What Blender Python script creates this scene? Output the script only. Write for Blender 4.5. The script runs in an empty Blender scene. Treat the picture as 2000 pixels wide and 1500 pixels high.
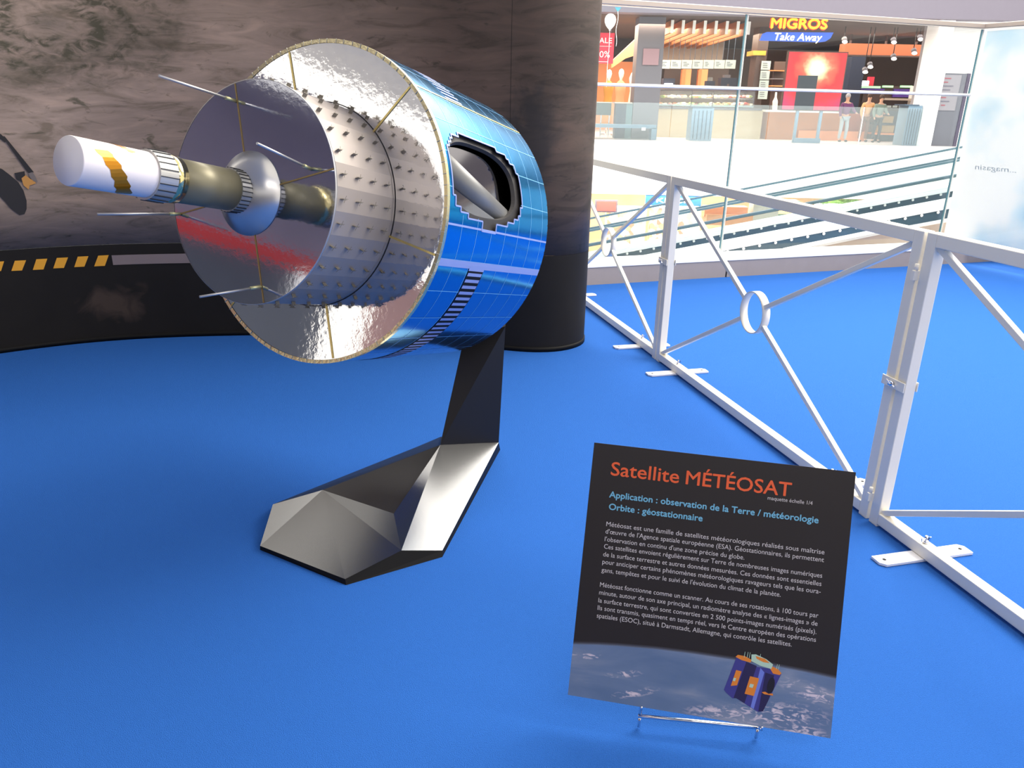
import bpy, bmesh, math, random
from mathutils import Vector, Matrix, noise
PI = math.pi; R_ = math.radians
random.seed(7)
S = bpy.context.scene
COL = S.collection

# ------------------------------------------------------------------ camera, world, lights, exposure
FPX = 1496.99; PITCH = R_(20.2908); ROLL = R_(1.20536)
cp, sp, cr, sr = math.cos(PITCH), math.sin(PITCH), math.cos(ROLL), math.sin(ROLL)
CF = Vector((0, cp, -sp)); _u = Vector((0, sp, cp)); _r = Vector((1, 0, 0))
CR = cr*_r + sr*_u; CU = -sr*_r + cr*_u
EYE = Vector((0, 0, 1.5))
cam = bpy.data.cameras.new('camera'); camo = bpy.data.objects.new('camera', cam); COL.objects.link(camo)
cam.sensor_width = 36; cam.lens = FPX*36/2000; cam.clip_end = 200
M = Matrix((CR, CU, -CF)).transposed().to_4x4(); M.translation = EYE
camo.matrix_world = M
S.camera = camo
S.view_settings.view_transform = 'Standard'; S.view_settings.look = 'None'
S.view_settings.gamma = 1; S.view_settings.use_curve_mapping = False
S.view_settings.exposure = 0.68

w = bpy.data.worlds.new('world'); S.world = w; w.use_nodes = True
bg = w.node_tree.nodes['Background']; bg.inputs[0].default_value = (1, .955, .89, 1); bg.inputs[1].default_value = 0.95

def area(name, loc, rot, sx, sy, power, col=(1, 1, 1)):
    l = bpy.data.lights.new(name, 'AREA'); l.shape = 'RECTANGLE'; l.size = sx; l.size_y = sy
    l.energy = power; l.color = col
    o = bpy.data.objects.new(name, l); COL.objects.link(o); o.location = loc; o.rotation_euler = rot
    return o
area('atrium_skylight', (9, 17, 11), (0, 0, 0), 26, 16, 5000, (1, .96, .90))
area('hall_right_fill', (4.8, 4.4, 6.5), (0, R_(12), 0), 4, 4, 490, (1, .94, .86))  # added overhead light, set to the right so the left carpet stays darker
area('fence_front_fill', (2.6, -1.4, 4.2), (0, 0, 0), 5, 2, 90, (1, .93, .84))  # added warm fill behind the camera for fence fronts, board and feed

# ------------------------------------------------------------------ helpers
def ray(px, py):
    return (CF + CR*((px-1000)/FPX) - CU*((py-750)/FPX))
def at(px, py, Y):
    d = ray(px, py); return EYE + d*(Y/d.y)
def atz(px, py, z=0.0):
    d = ray(px, py); return EYE + d*((z-EYE.z)/d.z)

def lin(c):
    c = c/255
    return c/12.92 if c <= .04045 else ((c+.055)/1.055)**2.4
def rgb(r, g, b): return (lin(r), lin(g), lin(b), 1)

def mat(name, col, rough=.5, metal=0, bump=0, bscale=50, var=0, vscale=8, emit=None, estr=0, spec=.5, coat=0, bdist=.002, aniso=None):
    m = bpy.data.materials.new(name); m.use_nodes = True
    nt = m.node_tree; b = nt.nodes['Principled BSDF']
    b.inputs['Base Color'].default_value = col; b.inputs['Roughness'].default_value = rough
    b.inputs['Metallic'].default_value = metal; b.inputs['Specular IOR Level'].default_value = spec
    b.inputs['Coat Weight'].default_value = coat
    tc = nt.nodes.new('ShaderNodeTexCoord')
    if var or True:
        n = nt.nodes.new('ShaderNodeTexNoise'); n.inputs['Scale'].default_value = vscale; n.inputs['Detail'].default_value = 4
        nt.links.new(tc.outputs['Object'], n.inputs['Vector'])
        mx = nt.nodes.new('ShaderNodeMix'); mx.data_type = 'RGBA'
        k = max(var, .03)
        mx.inputs['A'].default_value = tuple(c*(1-k) for c in col[:3])+(1,)
        mx.inputs['B'].default_value = tuple(min(1, c*(1+k)) for c in col[:3])+(1,)
        nt.links.new(n.outputs['Fac'], mx.inputs['Factor']); nt.links.new(mx.outputs['Result'], b.inputs['Base Color'])
    if bump:
        n2 = nt.nodes.new('ShaderNodeTexNoise'); n2.inputs['Scale'].default_value = bscale; n2.inputs['Detail'].default_value = 3
        bp = nt.nodes.new('ShaderNodeBump'); bp.inputs['Strength'].default_value = bump; bp.inputs['Distance'].default_value = bdist
        nt.links.new(tc.outputs['Object'], n2.inputs['Vector']); nt.links.new(n2.outputs['Fac'], bp.inputs['Height'])
        nt.links.new(bp.outputs['Normal'], b.inputs['Normal'])
    if emit:
        b.inputs['Emission Color'].default_value = emit; b.inputs['Emission Strength'].default_value = estr
    return m

def glass_mat(name, tint=(.9, .97, .96, 1), gloss=.08, haze=0.0):
    m = bpy.data.materials.new(name); m.use_nodes = True; nt = m.node_tree
    for n in list(nt.nodes): nt.nodes.remove(n)
    out = nt.nodes.new('ShaderNodeOutputMaterial')
    tr = nt.nodes.new('ShaderNodeBsdfTransparent'); tr.inputs[0].default_value = tint
    gl = nt.nodes.new('ShaderNodeBsdfGlossy'); gl.inputs['Roughness'].default_value = .02
    fr = nt.nodes.new('ShaderNodeFresnel'); fr.inputs[0].default_value = 1.3
    mx = nt.nodes.new('ShaderNodeMixShader')
    nt.links.new(fr.outputs[0], mx.inputs[0]); nt.links.new(tr.outputs[0], mx.inputs[1]); nt.links.new(gl.outputs[0], mx.inputs[2])
    last = mx
    if haze:
        df = nt.nodes.new('ShaderNodeBsdfDiffuse'); df.inputs[0].default_value = (.85, .93, .95, 1)
        m2 = nt.nodes.new('ShaderNodeMixShader'); m2.inputs[0].default_value = haze
        nt.links.new(mx.outputs[0], m2.inputs[1]); nt.links.new(df.outputs[0], m2.inputs[2]); last = m2
    nt.links.new(last.outputs[0], out.inputs[0])
    return m

def tag(o, label=None, cat=None, group=None, kind=None):
    if label: o['label'] = label
    if cat: o['category'] = cat
    if group: o['group'] = group
    if kind: o['kind'] = kind
    return o
def empty(name, loc, label, cat, group=None, matrix=None):
    o = bpy.data.objects.new(name, None); COL.objects.link(o); o.empty_display_size = .1
    if matrix is not None: o.matrix_world = matrix
    else: o.location = loc
    tag(o, label, cat, group); o['_b'] = 1; del o['_b']
    return o

class MB:
    """collects shapes in world (or local) coordinates"""
    def __init__(s): s.bm = bmesh.new()
    def face(s, pts, mi=0):
        vs = [s.bm.verts.new(p) for p in pts]; f = s.bm.faces.new(vs); f.material_index = mi; return f
    def hexa(s, p, mi=0):   # 8 corners: bottom 4 then top 4
        v = [s.bm.verts.new(q) for q in p]
        for i in ((0, 3, 2, 1), (4, 5, 6, 7), (0, 1, 5, 4), (1, 2, 6, 5), (2, 3, 7, 6), (3, 0, 4, 7)):
            f = s.bm.faces.new([v[k] for k in i]); f.material_index = mi
        return s
    def box(s, x0, x1, y0, y1, z0, z1, mi=0):
        return s.hexa([(x0, y0, z0), (x1, y0, z0), (x1, y1, z0), (x0, y1, z0), (x0, y0, z1), (x1, y0, z1), (x1, y1, z1), (x0, y1, z1)], mi)
    def obox(s, o, ax, ay, az, mi=0):  # corner + 3 edge vectors
        o, ax, ay, az = map(Vector, (o, ax, ay, az))
        return s.hexa([o, o+ax, o+ax+ay, o+ay, o+az, o+ax+az, o+ax+ay+az, o+ay+az], mi)
    def bar(s, a, b, w, h, up=(0, 0, 1), mi=0):
        a, b, up = Vector(a), Vector(b), Vector(up)
        d = (b-a).normalized(); sx = d.cross(up)
        if sx.length < 1e-4: sx = d.cross(Vector((1, 0, 0)))
        sx.normalize(); uz = sx.cross(d).normalized()
        q = []
        for p in (a, b):
            q += [p-sx*w/2-uz*h/2, p+sx*w/2-uz*h/2, p+sx*w/2+uz*h/2, p-sx*w/2+uz*h/2]
        v = [s.bm.verts.new(k) for k in q]
        for i in ((0, 1, 2, 3), (7, 6, 5, 4), (0, 4, 5, 1), (1, 5, 6, 2), (2, 6, 7, 3), (3, 7, 4, 0)):
            s.bm.faces.new([v[k] for k in i]).material_index = mi
        return s
    def tube(s, pts, r, n=12, mi=0, caps=True, smooth=True):
        pts = [Vector(p) for p in pts]; rs = r if isinstance(r, (list, tuple)) else [r]*len(pts)
        rings = []; ref = None
        for i, p in enumerate(pts):
            d = ((pts[min(i+1, len(pts)-1)]-p).normalized() + (p-pts[max(i-1, 0)]).normalized()).normalized()
            if ref is None:
                ref = d.cross(Vector((0, 0, 1)))
                if ref.length < 1e-3: ref = d.cross(Vector((1, 0, 0)))
            ref = (ref - d*ref.dot(d)).normalized(); o = d.cross(ref)
            rings.append([s.bm.verts.new(p+(ref*math.cos(2*PI*k/n)+o*math.sin(2*PI*k/n))*rs[i]) for k in range(n)])
        for a, b in zip(rings, rings[1:]):
            for k in range(n):
                f = s.bm.faces.new((a[k], a[(k+1) % n], b[(k+1) % n], b[k])); f.smooth = smooth; f.material_index = mi
        if caps:
            s.bm.faces.new(rings[0][::-1]).material_index = mi; s.bm.faces.new(rings[-1]).material_index = mi
        return s
    def lathe(s, prof, n=64, fn=None, mi=0, smooth=True, close=False):   # prof: (r, z); axis z
        rings = []
        for r, z in prof:
            if r < 1e-6: rings.append([s.bm.verts.new((0, 0, z))]*n)
            else: rings.append([s.bm.verts.new((r*math.cos(2*PI*k/n), r*math.sin(2*PI*k/n), z)) for k in range(n)])
        for a, b in zip(rings, rings[1:]):
            for k in range(n):
                vs = []
                for v in (a[k], a[(k+1) % n], b[(k+1) % n], b[k]):
                    if v not in vs: vs.append(v)
                if len(vs) > 2:
                    f = s.bm.faces.new(vs); f.smooth = smooth; f.material_index = mi
        return s
    def sphere(s, c, r, n=12, sc=(1, 1, 1), mi=0):
        g = bmesh.ops.create_uvsphere(s.bm, u_segments=n, v_segments=max(6, n*2//3), radius=r)
        for v in g['verts']:
            v.co = Vector((v.co.x*sc[0], v.co.y*sc[1], v.co.z*sc[2]))+Vector(c)
            for f in v.link_faces: f.smooth = True; f.material_index = mi
        return s
    def prism(s, poly, off, mi=0):    # polygon (3d pts) extruded by a vector
        off = Vector(off); a = [s.bm.verts.new(p) for p in poly]; b = [s.bm.verts.new(Vector(p)+off) for p in poly]
        s.bm.faces.new(a[::-1]).material_index = mi; s.bm.faces.new(b).material_index = mi
        n = len(a)
        for k in range(n): s.bm.faces.new((a[k], a[(k+1) % n], b[(k+1) % n], b[k])).material_index = mi
        return s
    def build(s, name, m, parent=None, local=False, bevel=0, rel=None, normals=True):
        if normals: bmesh.ops.recalc_face_normals(s.bm, faces=s.bm.faces)
        me = bpy.data.meshes.new(name)
        if parent is not None and not local:
            p = parent; inv = Matrix.Identity(4)
            chain = []
            while p is not None: chain.append(p); p = p.parent
            mw = Matrix.Identity(4)
            for q in reversed(chain): mw = mw @ q.matrix_basis
            s.bm.transform(mw.inverted())
        elif rel is not None:
            s.bm.transform(Matrix.Translation(-Vector(rel)))
        s.bm.to_mesh(me); s.bm.free()
        for k in (m if isinstance(m, (list, tuple)) else [m]): me.materials.append(k)
        o = bpy.data.objects.new(name, me); COL.objects.link(o)
        if parent is not None: o.parent = parent
        if rel is not None: o.location = rel
        if bevel:
            bv = o.modifiers.new('bevel', 'BEVEL'); bv.width = bevel; bv.segments = 2; bv.limit_method = 'ANGLE'
        return o

def text_mesh(body, bold=0.0):
    cu = bpy.data.curves.new('lettering', 'FONT'); cu.body = body; cu.resolution_u = 3; cu.offset = bold
    o = bpy.data.objects.new('lettering', cu); COL.objects.link(o)
    bpy.context.view_layer.update()
    me = bpy.data.meshes.new_from_object(o.evaluated_get(bpy.context.evaluated_depsgraph_get()))
    bpy.data.objects.remove(o); bpy.data.curves.remove(cu)
    return me
def put_text(mb, body, O, X, Z, x0, x1, base, cap, bold=0.0, mi=0, shear=0.0):
    """writes a line: baseline from x0 to x1 (metres along X from O), capital height cap"""
    if bold > .0049:
        dx = bold*cap*1.1
        for i, (a_, c_) in enumerate(((-dx, 0), (dx, 0), (0, dx), (0, -dx))):
            put_text(mb, body, O+X.cross(Z)*(i*.00006), X, Z, x0+a_, x1+a_, base+c_, cap, 0.0, mi, shear)
        return
    me = text_mesh(body, 0.0)
    xs = [v.co.x for v in me.vertices]; a, b = min(xs), max(xs)
    sx = (x1-x0)/(b-a); sy = cap/.70
    off = len(mb.bm.verts); new = []
    for v in me.vertices:
        lx = x0+(v.co.x-a)*sx + shear*v.co.y*sy; lz = base+v.co.y*sy
        new.append(mb.bm.verts.new(O+X*lx+Z*lz))
    for p in me.polygons:
        try:
            f = mb.bm.faces.new([new[i] for i in p.vertices]); f.material_index = mi
        except ValueError: pass
    bpy.data.meshes.remove(me)

def copy_tree(o, parent=None):
    c = o.copy(); COL.objects.link(c)
    if parent is not None: c.parent = parent
    for ch in [x for x in bpy.data.objects if x.parent == o]: copy_tree(ch, c)
    return c

# ------------------------------------------------------------------ materials
M_carpet = mat('blue_carpet', (.024, .125, .46, 1), .95, bump=.9, bscale=420, var=.16, vscale=300, bdist=.004, spec=.15)
M_white = mat('white_paint', rgb(240, 234, 220), .38)
M_whitebright = mat('white_panel', rgb(246, 246, 246), .6)
M_steel = mat('brushed_steel', rgb(178, 166, 156), .42, .6, bump=.1, bscale=200)
M_kerb = mat('beige_grey_kerb', rgb(168, 155, 145), .4, .25, var=.06)
M_chrome = mat('chrome', rgb(225, 225, 230), .12, 1)
M_mirror = mat('mirror_foil', rgb(226, 226, 228), .055, 1, bump=.12, bscale=38, bdist=.003, var=.05, vscale=6)
M_mirror2 = mat('mirror_foil_disc', rgb(178, 180, 190), .075, 1, bump=.07, bscale=55, bdist=.002, var=.1, vscale=7)
M_blue = mat('blue_solar_foil', rgb(0, 138, 198), .15, .94, bump=.10, bscale=22, bdist=.003, var=.25, vscale=420)
M_lav = mat('lavender_strip', rgb(150, 165, 215), .4, .3)
M_black = mat('black_gloss', rgb(26, 27, 28), .27, 0, bump=.12, bscale=30, bdist=.001)
M_black.node_tree.nodes['Principled BSDF'].inputs['IOR'].default_value = 2.5
M_blackm = mat('black_matt', rgb(11, 10, 10), .6, spec=.2)
M_gold = mat('gold_foil', rgb(226, 204, 132), .25, .85, bump=.2, bscale=120)
M_kapton = mat('amber_film', rgb(190, 125, 15), .2, .55, bump=.2, bscale=30)
M_olive = mat('olive_tube', rgb(128, 122, 98), .42, .35)
M_ribbed = mat('ribbed_silver', rgb(190, 188, 182), .35, .6)
M_alu = mat('satin_aluminium', rgb(196, 194, 192), .33, .7)
M_panelgrey = mat('warm_grey_panel', rgb(168, 158, 150), .42, .5, var=.05, vscale=4)
M_dark = mat('dark_interior', rgb(40, 40, 42), .4)
M_darkmirror = mat('dark_mirror', rgb(140, 138, 142), .07, 1)
M_pegs = mat('peg_bronze', rgb(128, 122, 110), .4, .4)

# ------------------------------------------------------------------ setting
KE = Vector((math.sin(R_(70.8627)), math.cos(R_(70.8627)), 0)); KN = Vector((-KE.y, KE.x, 0))
K0 = Vector((.648, 6.587, 0)) - KE*4.0
def K(s, o, z=0): return K0 + KE*s + KN*o + Vector((0, 0, z))
KL = 8.66                                     # length of kerb up to its corner
# the carpet: a slab up to the kerb, its right end meeting the second kerb
C1 = K(KL, 0); KD = (atz(2000, 523)-C1); KD.z = 0; KD.normalize()
b = MB()
b.prism([K(-4, -.0), K(KL, 0), C1+KD*9, Vector((6, -5, 0)), Vector((-7.5, -5, 0)), Vector((-7.5, 3, 0))][::-1], (0, 0, -.06))
tag(b.build('floor', M_carpet), kind='structure')

# near kerb (two runs) with pale ledge
def kerb(b, s0, s1, o0, o1, z0, z1, mi): b.obox(K(s0, o0, z0), KE*(s1-s0), KN*(o1-o0), (0, 0, z1-z0), mi)
KH = .155
b = MB(); kerb(b, -4, KL+.3, 0, .34, -.5, KH, 0); kerb(b, -4, KL+.3, -.006, .35, KH, KH+.014, 1)
b.obox(C1+Vector((0, 0, -.5)), KD*7, Vector((KD.y*-1, KD.x, 0))*-.0+KE*.3, (0, 0, .5+KH), 0)
b.obox(C1-KE*.005+Vector((0, 0, KH)), KD*7, KE*.31, (0, 0, .014), 1)
M_ledge = mat('white_ledge', rgb(242, 240, 240), .35)
# dark butt joint
kerb(b, 5.39, 5.40, -.004, 0, 0, KH, 2)
tag(b.build('trim_1', [M_kerb, M_ledge, M_blackm]), kind='structure')

# glass barrier on the ledge
GO = .30
def onglass(px, py):
    d = ray(px, py); P = K(0, GO); k = (P-EYE).dot(KN)/d.dot(KN); X = EYE+d*k
    return (X-K0).dot(KE), X.z
M_glass = glass_mat('barrier_glass', (.965, .985, .98, 1), haze=.006)
M_teal = mat('glass_edge', rgb(90, 140, 150), .2)
sJ = (onglass(1457, 40)[0]+onglass(1410, 470)[0])/2
sE = (onglass(1918, 70)[0]+onglass(1838, 440)[0])/2
zT = (onglass(1300, 17)[1]+onglass(1700, 42)[1])/2
zM = (onglass(1300, 170)[1]+onglass(1700, 179)[1])/2
root = empty('glass_barrier', K(sJ, GO), 'tall glass barrier with grey top rail and white mid bar on the beige kerb', 'railing')
for s0, s1 in ((-3.6, sJ-2.9), (sJ-2.88, sJ-.012), (sJ+.012, sE-.01)):
    b = MB(); b.obox(K(s0, GO-.006, KH+.014), KE*(s1-s0), KN*.012, (0, 0, zT-KH-.02)); b.build('glass_panel', M_glass, root)
for s in (sJ, sE):
    b = MB(); b.obox(K(s-.012, GO-.008, KH+.014), KE*.007, KN*.016, (0, 0, zT-KH-.02)); b.obox(K(s+.005, GO-.008, KH+.014), KE*.007, KN*.016, (0, 0, zT-KH-.02), 1)
    b.build('panel_joint', [M_teal, M_white], root)
b = MB(); b.obox(K(-3.6, GO-.03, zT), KE*(sE+3.63), KN*.07, (0, 0, .045)); b.build('top_rail', M_steel, root, bevel=.006)
b = MB(); b.tube([K(-3.6, GO-.03, zM), K(sE-.02, GO-.03, zM)], .014, 10); b.build('mid_bar', M_ledge, root)
# side barrier after the corner
C2 = K(sE, GO)
b = MB(); b.obox(C2+KE*.01+Vector((0, 0, KH+.014)), KD*4.5, KE*.012, (0, 0, zT-KH-.02)); b.build('glass_panel', M_glass, root)
b = MB(); b.obox(C2-KE*.02+Vector((0, 0, zT+.001)), KD*4.5, KE*.07, (0, 0, .045)); b.build('top_rail', M_steel, root, bevel=.006)

# outer walls of the hall seen only in reflections, and the shell
def lwall_mat():
    m = mat('left_exhibition_wall', rgb(88, 92, 100), .7)
    nt = m.node_tree; bs = nt.nodes['Principled BSDF']
    n = [x for x in nt.nodes if x.type == 'TEX_NOISE'][0]; n.inputs['Scale'].default_value = 2.2; n.inputs['Detail'].default_value = 8
    return m
b = MB(); b.box(-6.1, -6, .33, 6, 0, 1.72); tag(b.build('wall_left', lwall_mat()), kind='structure')
b = MB(); b.box(-6.1, -6, -.2, 6, 1.88, 3.35); b.box(-6.1, -6, .33, 6, 1.72, 1.74)
tag(b.build('wall_left_upper', mat('mauve_grey_wall', rgb(150, 138, 150), .7, var=.15, vscale=3)), kind='structure')
b = MB(); b.box(-6.12, -5.99, -.2, 6, 1.74, 1.88); tag(b.build('trim_2', mat('red_band', rgb(225, 40, 35), .5)), kind='structure')
b = MB(); b.box(-6.2, -6, -5, -.25, 0, 1.95); tag(b.build('wall_left_rear', mat('pinkish_beige_wall', rgb(190, 150, 140), .6)), kind='structure')
b = MB(); b.box(-6.2, 6, -5.1, -5, 0, 3.2); tag(b.build('wall_back', mat('grey_hall_wall', rgb(120, 116, 114), .7)), kind='structure')  # unseen wall put in behind the camera to shade the carpet front
b = MB(); b.prism([(-7.5, -5, 4.3), (6, -5, 4.3), (6, .3, 4.3), (-.2, .6, 4.3), (-1.4, 4.6, 4.3), (-7.5, 4.6, 4.3)], (0, 0, .15)); tag(b.build('ceiling', mat('hall_ceiling', rgb(210, 208, 204), .8)), kind='structure')  # unseen ceiling, outline extended left to darken the carpet there

# ------------------------------------------------------------------ curved photo wall
ctrl = [(-5.2, 2.3), (-4.55, 3.1), (-3.9, 3.75), (-3.11, 4.406), (-2.56, 4.715), (-1.9, 4.87), (-1.24, 4.91), (-.6, 4.83), (-.25, 4.735), (-.054, 4.685), (.10, 4.655), (.235, 4.665), (.345, 4.715), (.435, 4.81), (.475, 4.93), (.46, 5.05), (.39, 5.15), (.27, 5.2)]
def catmull(P, n=8):
    P = [Vector((*p, 0)) for p in P]; out = []
    for i in range(len(P)-1):
        a, b_, c, d = P[max(i-1, 0)], P[i], P[i+1], P[min(i+2, len(P)-1)]
        for k in range(n):
            t = k/n
            out.append(.5*((2*b_)+(c-a)*t+(2*a-5*b_+4*c-d)*t*t+(3*b_-a-3*c+d)*t**3))
    out.append(P[-1]); return out
WC = catmull(ctrl)
cum = [0]
for p, q in zip(WC, WC[1:]): cum.append(cum[-1]+(q-p).length)
def wpt(u, z, off=0.0):
    u = max(0, min(cum[-1]-1e-4, u))
    import bisect
    i = max(0, min(bisect.bisect_right(cum, u)-1, len(WC)-2)); t = (u-cum[i])/(cum[i+1]-cum[i])
    p = WC[i].lerp(WC[i+1], t); d = (WC[i+1]-WC[i]).normalized()
    n = Vector((d.y, -d.x, 0))
    return p+n*off+Vector((0, 0, z))
def wfind(px, py):      # pixel -> (u, z) on the wall
    d = ray(px, py); best = None
    for i in range(len(WC)-1):
        p, q = WC[i], WC[i+1]; e = q-p; den = d.x*e.y-d.y*e.x
        if abs(den) < 1e-9: continue
        k = (p.x*e.y-p.y*e.x)/den; t = (p.x*d.y-p.y*d.x)/den
        if -1e-6 <= t <= 1+1e-6 and k > 0 and (best is None or k < best[0]): best = (k, cum[i]+t*(cum[i+1]-cum[i]))
    return best[1], EYE.z+d.z*best[0]
ZB = .615; ZTOP = 2.3
def mural_mat():
    m = bpy.data.materials.new('planet_mural_print'); m.use_nodes = True; nt = m.node_tree; b = nt.nodes['Principled BSDF']
    b.inputs['Roughness'].default_value = .5; b.inputs['Specular IOR Level'].default_value = .4
    N = nt.nodes.new; Lk = nt.links.new
    uv = N('ShaderNodeUVMap')
    sep = N('ShaderNodeSeparateXYZ'); Lk(uv.outputs[0], sep.inputs[0])
    def noise_(scale, sx, sy, detail, dist, rough=.55):
        mp = N('ShaderNodeMapping'); mp.inputs['Scale'].default_value = (sx, sy, 1); Lk(uv.outputs[0], mp.inputs[0])
        n = N('ShaderNodeTexNoise'); n.inputs['Scale'].default_value = scale; n.inputs['Detail'].default_value = detail
        n.inputs['Distortion'].default_value = dist; n.inputs['Roughness'].default_value = rough
        Lk(mp.outputs[0], n.inputs['Vector']); return n
    def ramp(src, stops):
        r = N('ShaderNodeValToRGB'); el = r.color_ramp.elements
        el[0].position, el[0].color = stops[0]; el[1].position, el[1].color = stops[-1]
        for p, c in stops[1:-1]: e = el.new(p); e.color = c
        Lk(src, r.inputs[0]); return r
    def mixc(f, a, bb, mode='MIX'):
        x = N('ShaderNodeMix'); x.data_type = 'RGBA'; x.blend_type = mode
        for s_, v in (('Factor', f), ('A', a), ('B', bb)):
            if isinstance(v, (float, int)): x.inputs[s_].default_value = v
            elif isinstance(v, tuple): x.inputs[s_].default_value = v
            else: Lk(v, x.inputs[s_])
        return x.outputs['Result']
    def mth(op, a, bb=None, c=None):
        x = N('ShaderNodeMath'); x.operation = op
        for i, v in enumerate((a, bb, c)):
            if v is None: continue
            if isinstance(v, (float, int)): x.inputs[i].default_value = v
            else: Lk(v, x.inputs[i])
        return x.outputs[0]
    base = ramp(noise_(1.1, .55, 1.3, 6, .5).outputs['Fac'], [(.3, rgb(138, 122, 110)), (.5, rgb(170, 150, 136)), (.72, rgb(196, 174, 158))]).outputs[0]
    streak = ramp(noise_(5, .5, 2.6, 9, .9, .62).outputs['Fac'], [(.36, (.60, .60, .54, 1)), (.47, (.95, .95, .93, 1)), (.53, (1.02, 1.01, 1, 1)), (.66, (1.25, 1.21, 1.17, 1))]).outputs[0]
    c = mixc(1.0, base, streak, 'MULTIPLY')
    fine = noise_(13, .8, 1.5, 10, 1.4, .6)
    # storm: concentric swirl around a centre near the top left
    U0, Z0 = STORM
    dx = mth('SUBTRACT', sep.outputs[0], U0); dz = mth('MULTIPLY', mth('SUBTRACT', sep.outputs[1], Z0), 2.1)
    rr = mth('SQRT', mth('ADD', mth('MULTIPLY', dx, dx), mth('MULTIPLY', dz, dz)))
    ang = mth('ARCTAN2', dz, dx)
    wv = mth('SINE', mth('ADD', mth('MULTIPLY', rr, 34.0), mth('ADD', mth('MULTIPLY', ang, 2.0), mth('MULTIPLY', noise_(4, 1, 1.6, 5, 1).outputs['Fac'], 12.0))))
    env = ramp(rr, [(.04, (0, 0, 0, 1)), (.25, (1, 1, 1, 1)), (.55, (.7, .7, .7, 1)), (.85, (0, 0, 0, 1))]).outputs[0]
    f = mth('MULTIPLY', mth('MULTIPLY', mth('MULTIPLY_ADD', wv, .25, .5), env), mth('MULTIPLY_ADD', fine.outputs['Fac'], 2.2, -.75))
    f = mth('MAXIMUM', f, 0.0)
    c = mixc(mth('MINIMUM', mth('MULTIPLY', f, 2.6), .88), c, rgb(74, 74, 54))
    eye = ramp(rr, [(.0, (1, 1, 1, 1)), (.06, (.6, .6, .6, 1)), (.12, (0, 0, 0, 1))]).outputs[0]
    c = mixc(mth('MULTIPLY', eye, .6), c, rgb(88, 86, 76))
    # loose dark cloud specks
    sp_ = ramp(noise_(6.5, .8, 1.9, 8, 1.3, .6).outputs['Fac'], [(.6, (0, 0, 0, 1)), (.7, (1, 1, 1, 1))]).outputs[0]
    c = mixc(mth('MULTIPLY', sp_, .8), c, rgb(86, 84, 62))
    # colour gets darker to the right and towards the bottom, with a dark cloud
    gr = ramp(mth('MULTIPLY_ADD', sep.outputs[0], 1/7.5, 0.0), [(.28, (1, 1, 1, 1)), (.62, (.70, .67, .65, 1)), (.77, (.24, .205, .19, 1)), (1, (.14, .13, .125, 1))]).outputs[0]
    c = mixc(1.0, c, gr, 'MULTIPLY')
    gz = ramp(mth('MULTIPLY_ADD', sep.outputs[1], 1/2.3, 0.0), [(.26, (.62, .62, .62, 1)), (.34, (.8, .8, .78, 1)), (.60, (1, 1, 1, 1)), (1, (1.08, 1.05, 1, 1))]).outputs[0]
    c = mixc(1.0, c, gz, 'MULTIPLY')
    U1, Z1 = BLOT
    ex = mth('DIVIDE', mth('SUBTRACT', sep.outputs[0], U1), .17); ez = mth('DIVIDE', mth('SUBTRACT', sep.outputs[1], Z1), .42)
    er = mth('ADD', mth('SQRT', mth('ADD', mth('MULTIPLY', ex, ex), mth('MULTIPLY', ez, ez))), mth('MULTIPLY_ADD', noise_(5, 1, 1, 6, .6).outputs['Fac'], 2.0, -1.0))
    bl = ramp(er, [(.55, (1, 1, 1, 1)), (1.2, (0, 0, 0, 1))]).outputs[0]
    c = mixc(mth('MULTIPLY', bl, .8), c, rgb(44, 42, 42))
    grain = noise_(900, 1, 1, 2, 0); c = mixc(1.0, c, ramp(grain.outputs['Fac'], [(.3, (.86, .86, .86, 1)), (.7, (1.12, 1.12, 1.12, 1))]).outputs[0], 'MULTIPLY')
    Lk(c, b.inputs['Base Color'])
    return m
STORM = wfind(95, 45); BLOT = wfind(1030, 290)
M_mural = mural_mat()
M_lower = mat('dark_mural_base', rgb(31, 28, 25), .6, var=.25, vscale=5, spec=.2)
wall = empty('photo_wall', (0, 4.9, 0), 'curved dark photo wall printed with a cloudy planet surface, rounded right end', 'display wall')
def wall_strip(name, z0, z1, off0, m, nz=6, u0=0, u1=None, uvs=False, thick=.0):
    b = MB(); u1 = cum[-1] if u1 is None else u1
    us = [u0+(u1-u0)*i/160 for i in range(161)]
    uvl = b.bm.loops.layers.uv.new('UVMap') if uvs else None
    g = [[b.bm.verts.new(wpt(u, z0+(z1-z0)*j/nz, off0)) for j in range(nz+1)] for u in us]
    for i in range(160):
        for j in range(nz):
            f = b.bm.faces.new((g[i][j], g[i+1][j], g[i+1][j+1], g[i][j+1])); f.smooth = True
            if uvs:
                for l, (ii, jj) in zip(f.loops, ((i, j), (i+1, j), (i+1, j+1), (i, j+1))): l[uvl].uv = (us[ii], z0+(z1-z0)*jj/nz)
    o = b.build(name, m, wall, normals=False)
    if thick:
        so = o.modifiers.new('thick', 'SOLIDIFY'); so.thickness = thick; so.offset = -1
    return o
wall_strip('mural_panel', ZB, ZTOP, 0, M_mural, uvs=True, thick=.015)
wall_strip('lower_panel', .02, ZB, .0006, M_lower)
wall_strip('base_trim', 0, .03, .006, M_blackm, nz=1, thick=.02)
M_haz = mat('orange_print', rgb(226, 160, 40), .5); M_bar = mat('grey_print', rgb(128, 114, 112), .5)
M_seam = mat('panel_seam', rgb(20, 19, 18), .6)
def wall_poly(b, pxs, off=.004, mi=0):
    b.face([wpt(*wfind(*p), off) for p in pxs], mi)
hz = MB()
st = [((0, 511), (6.5, 511), (0, 527), (0, 531)), ]
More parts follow.
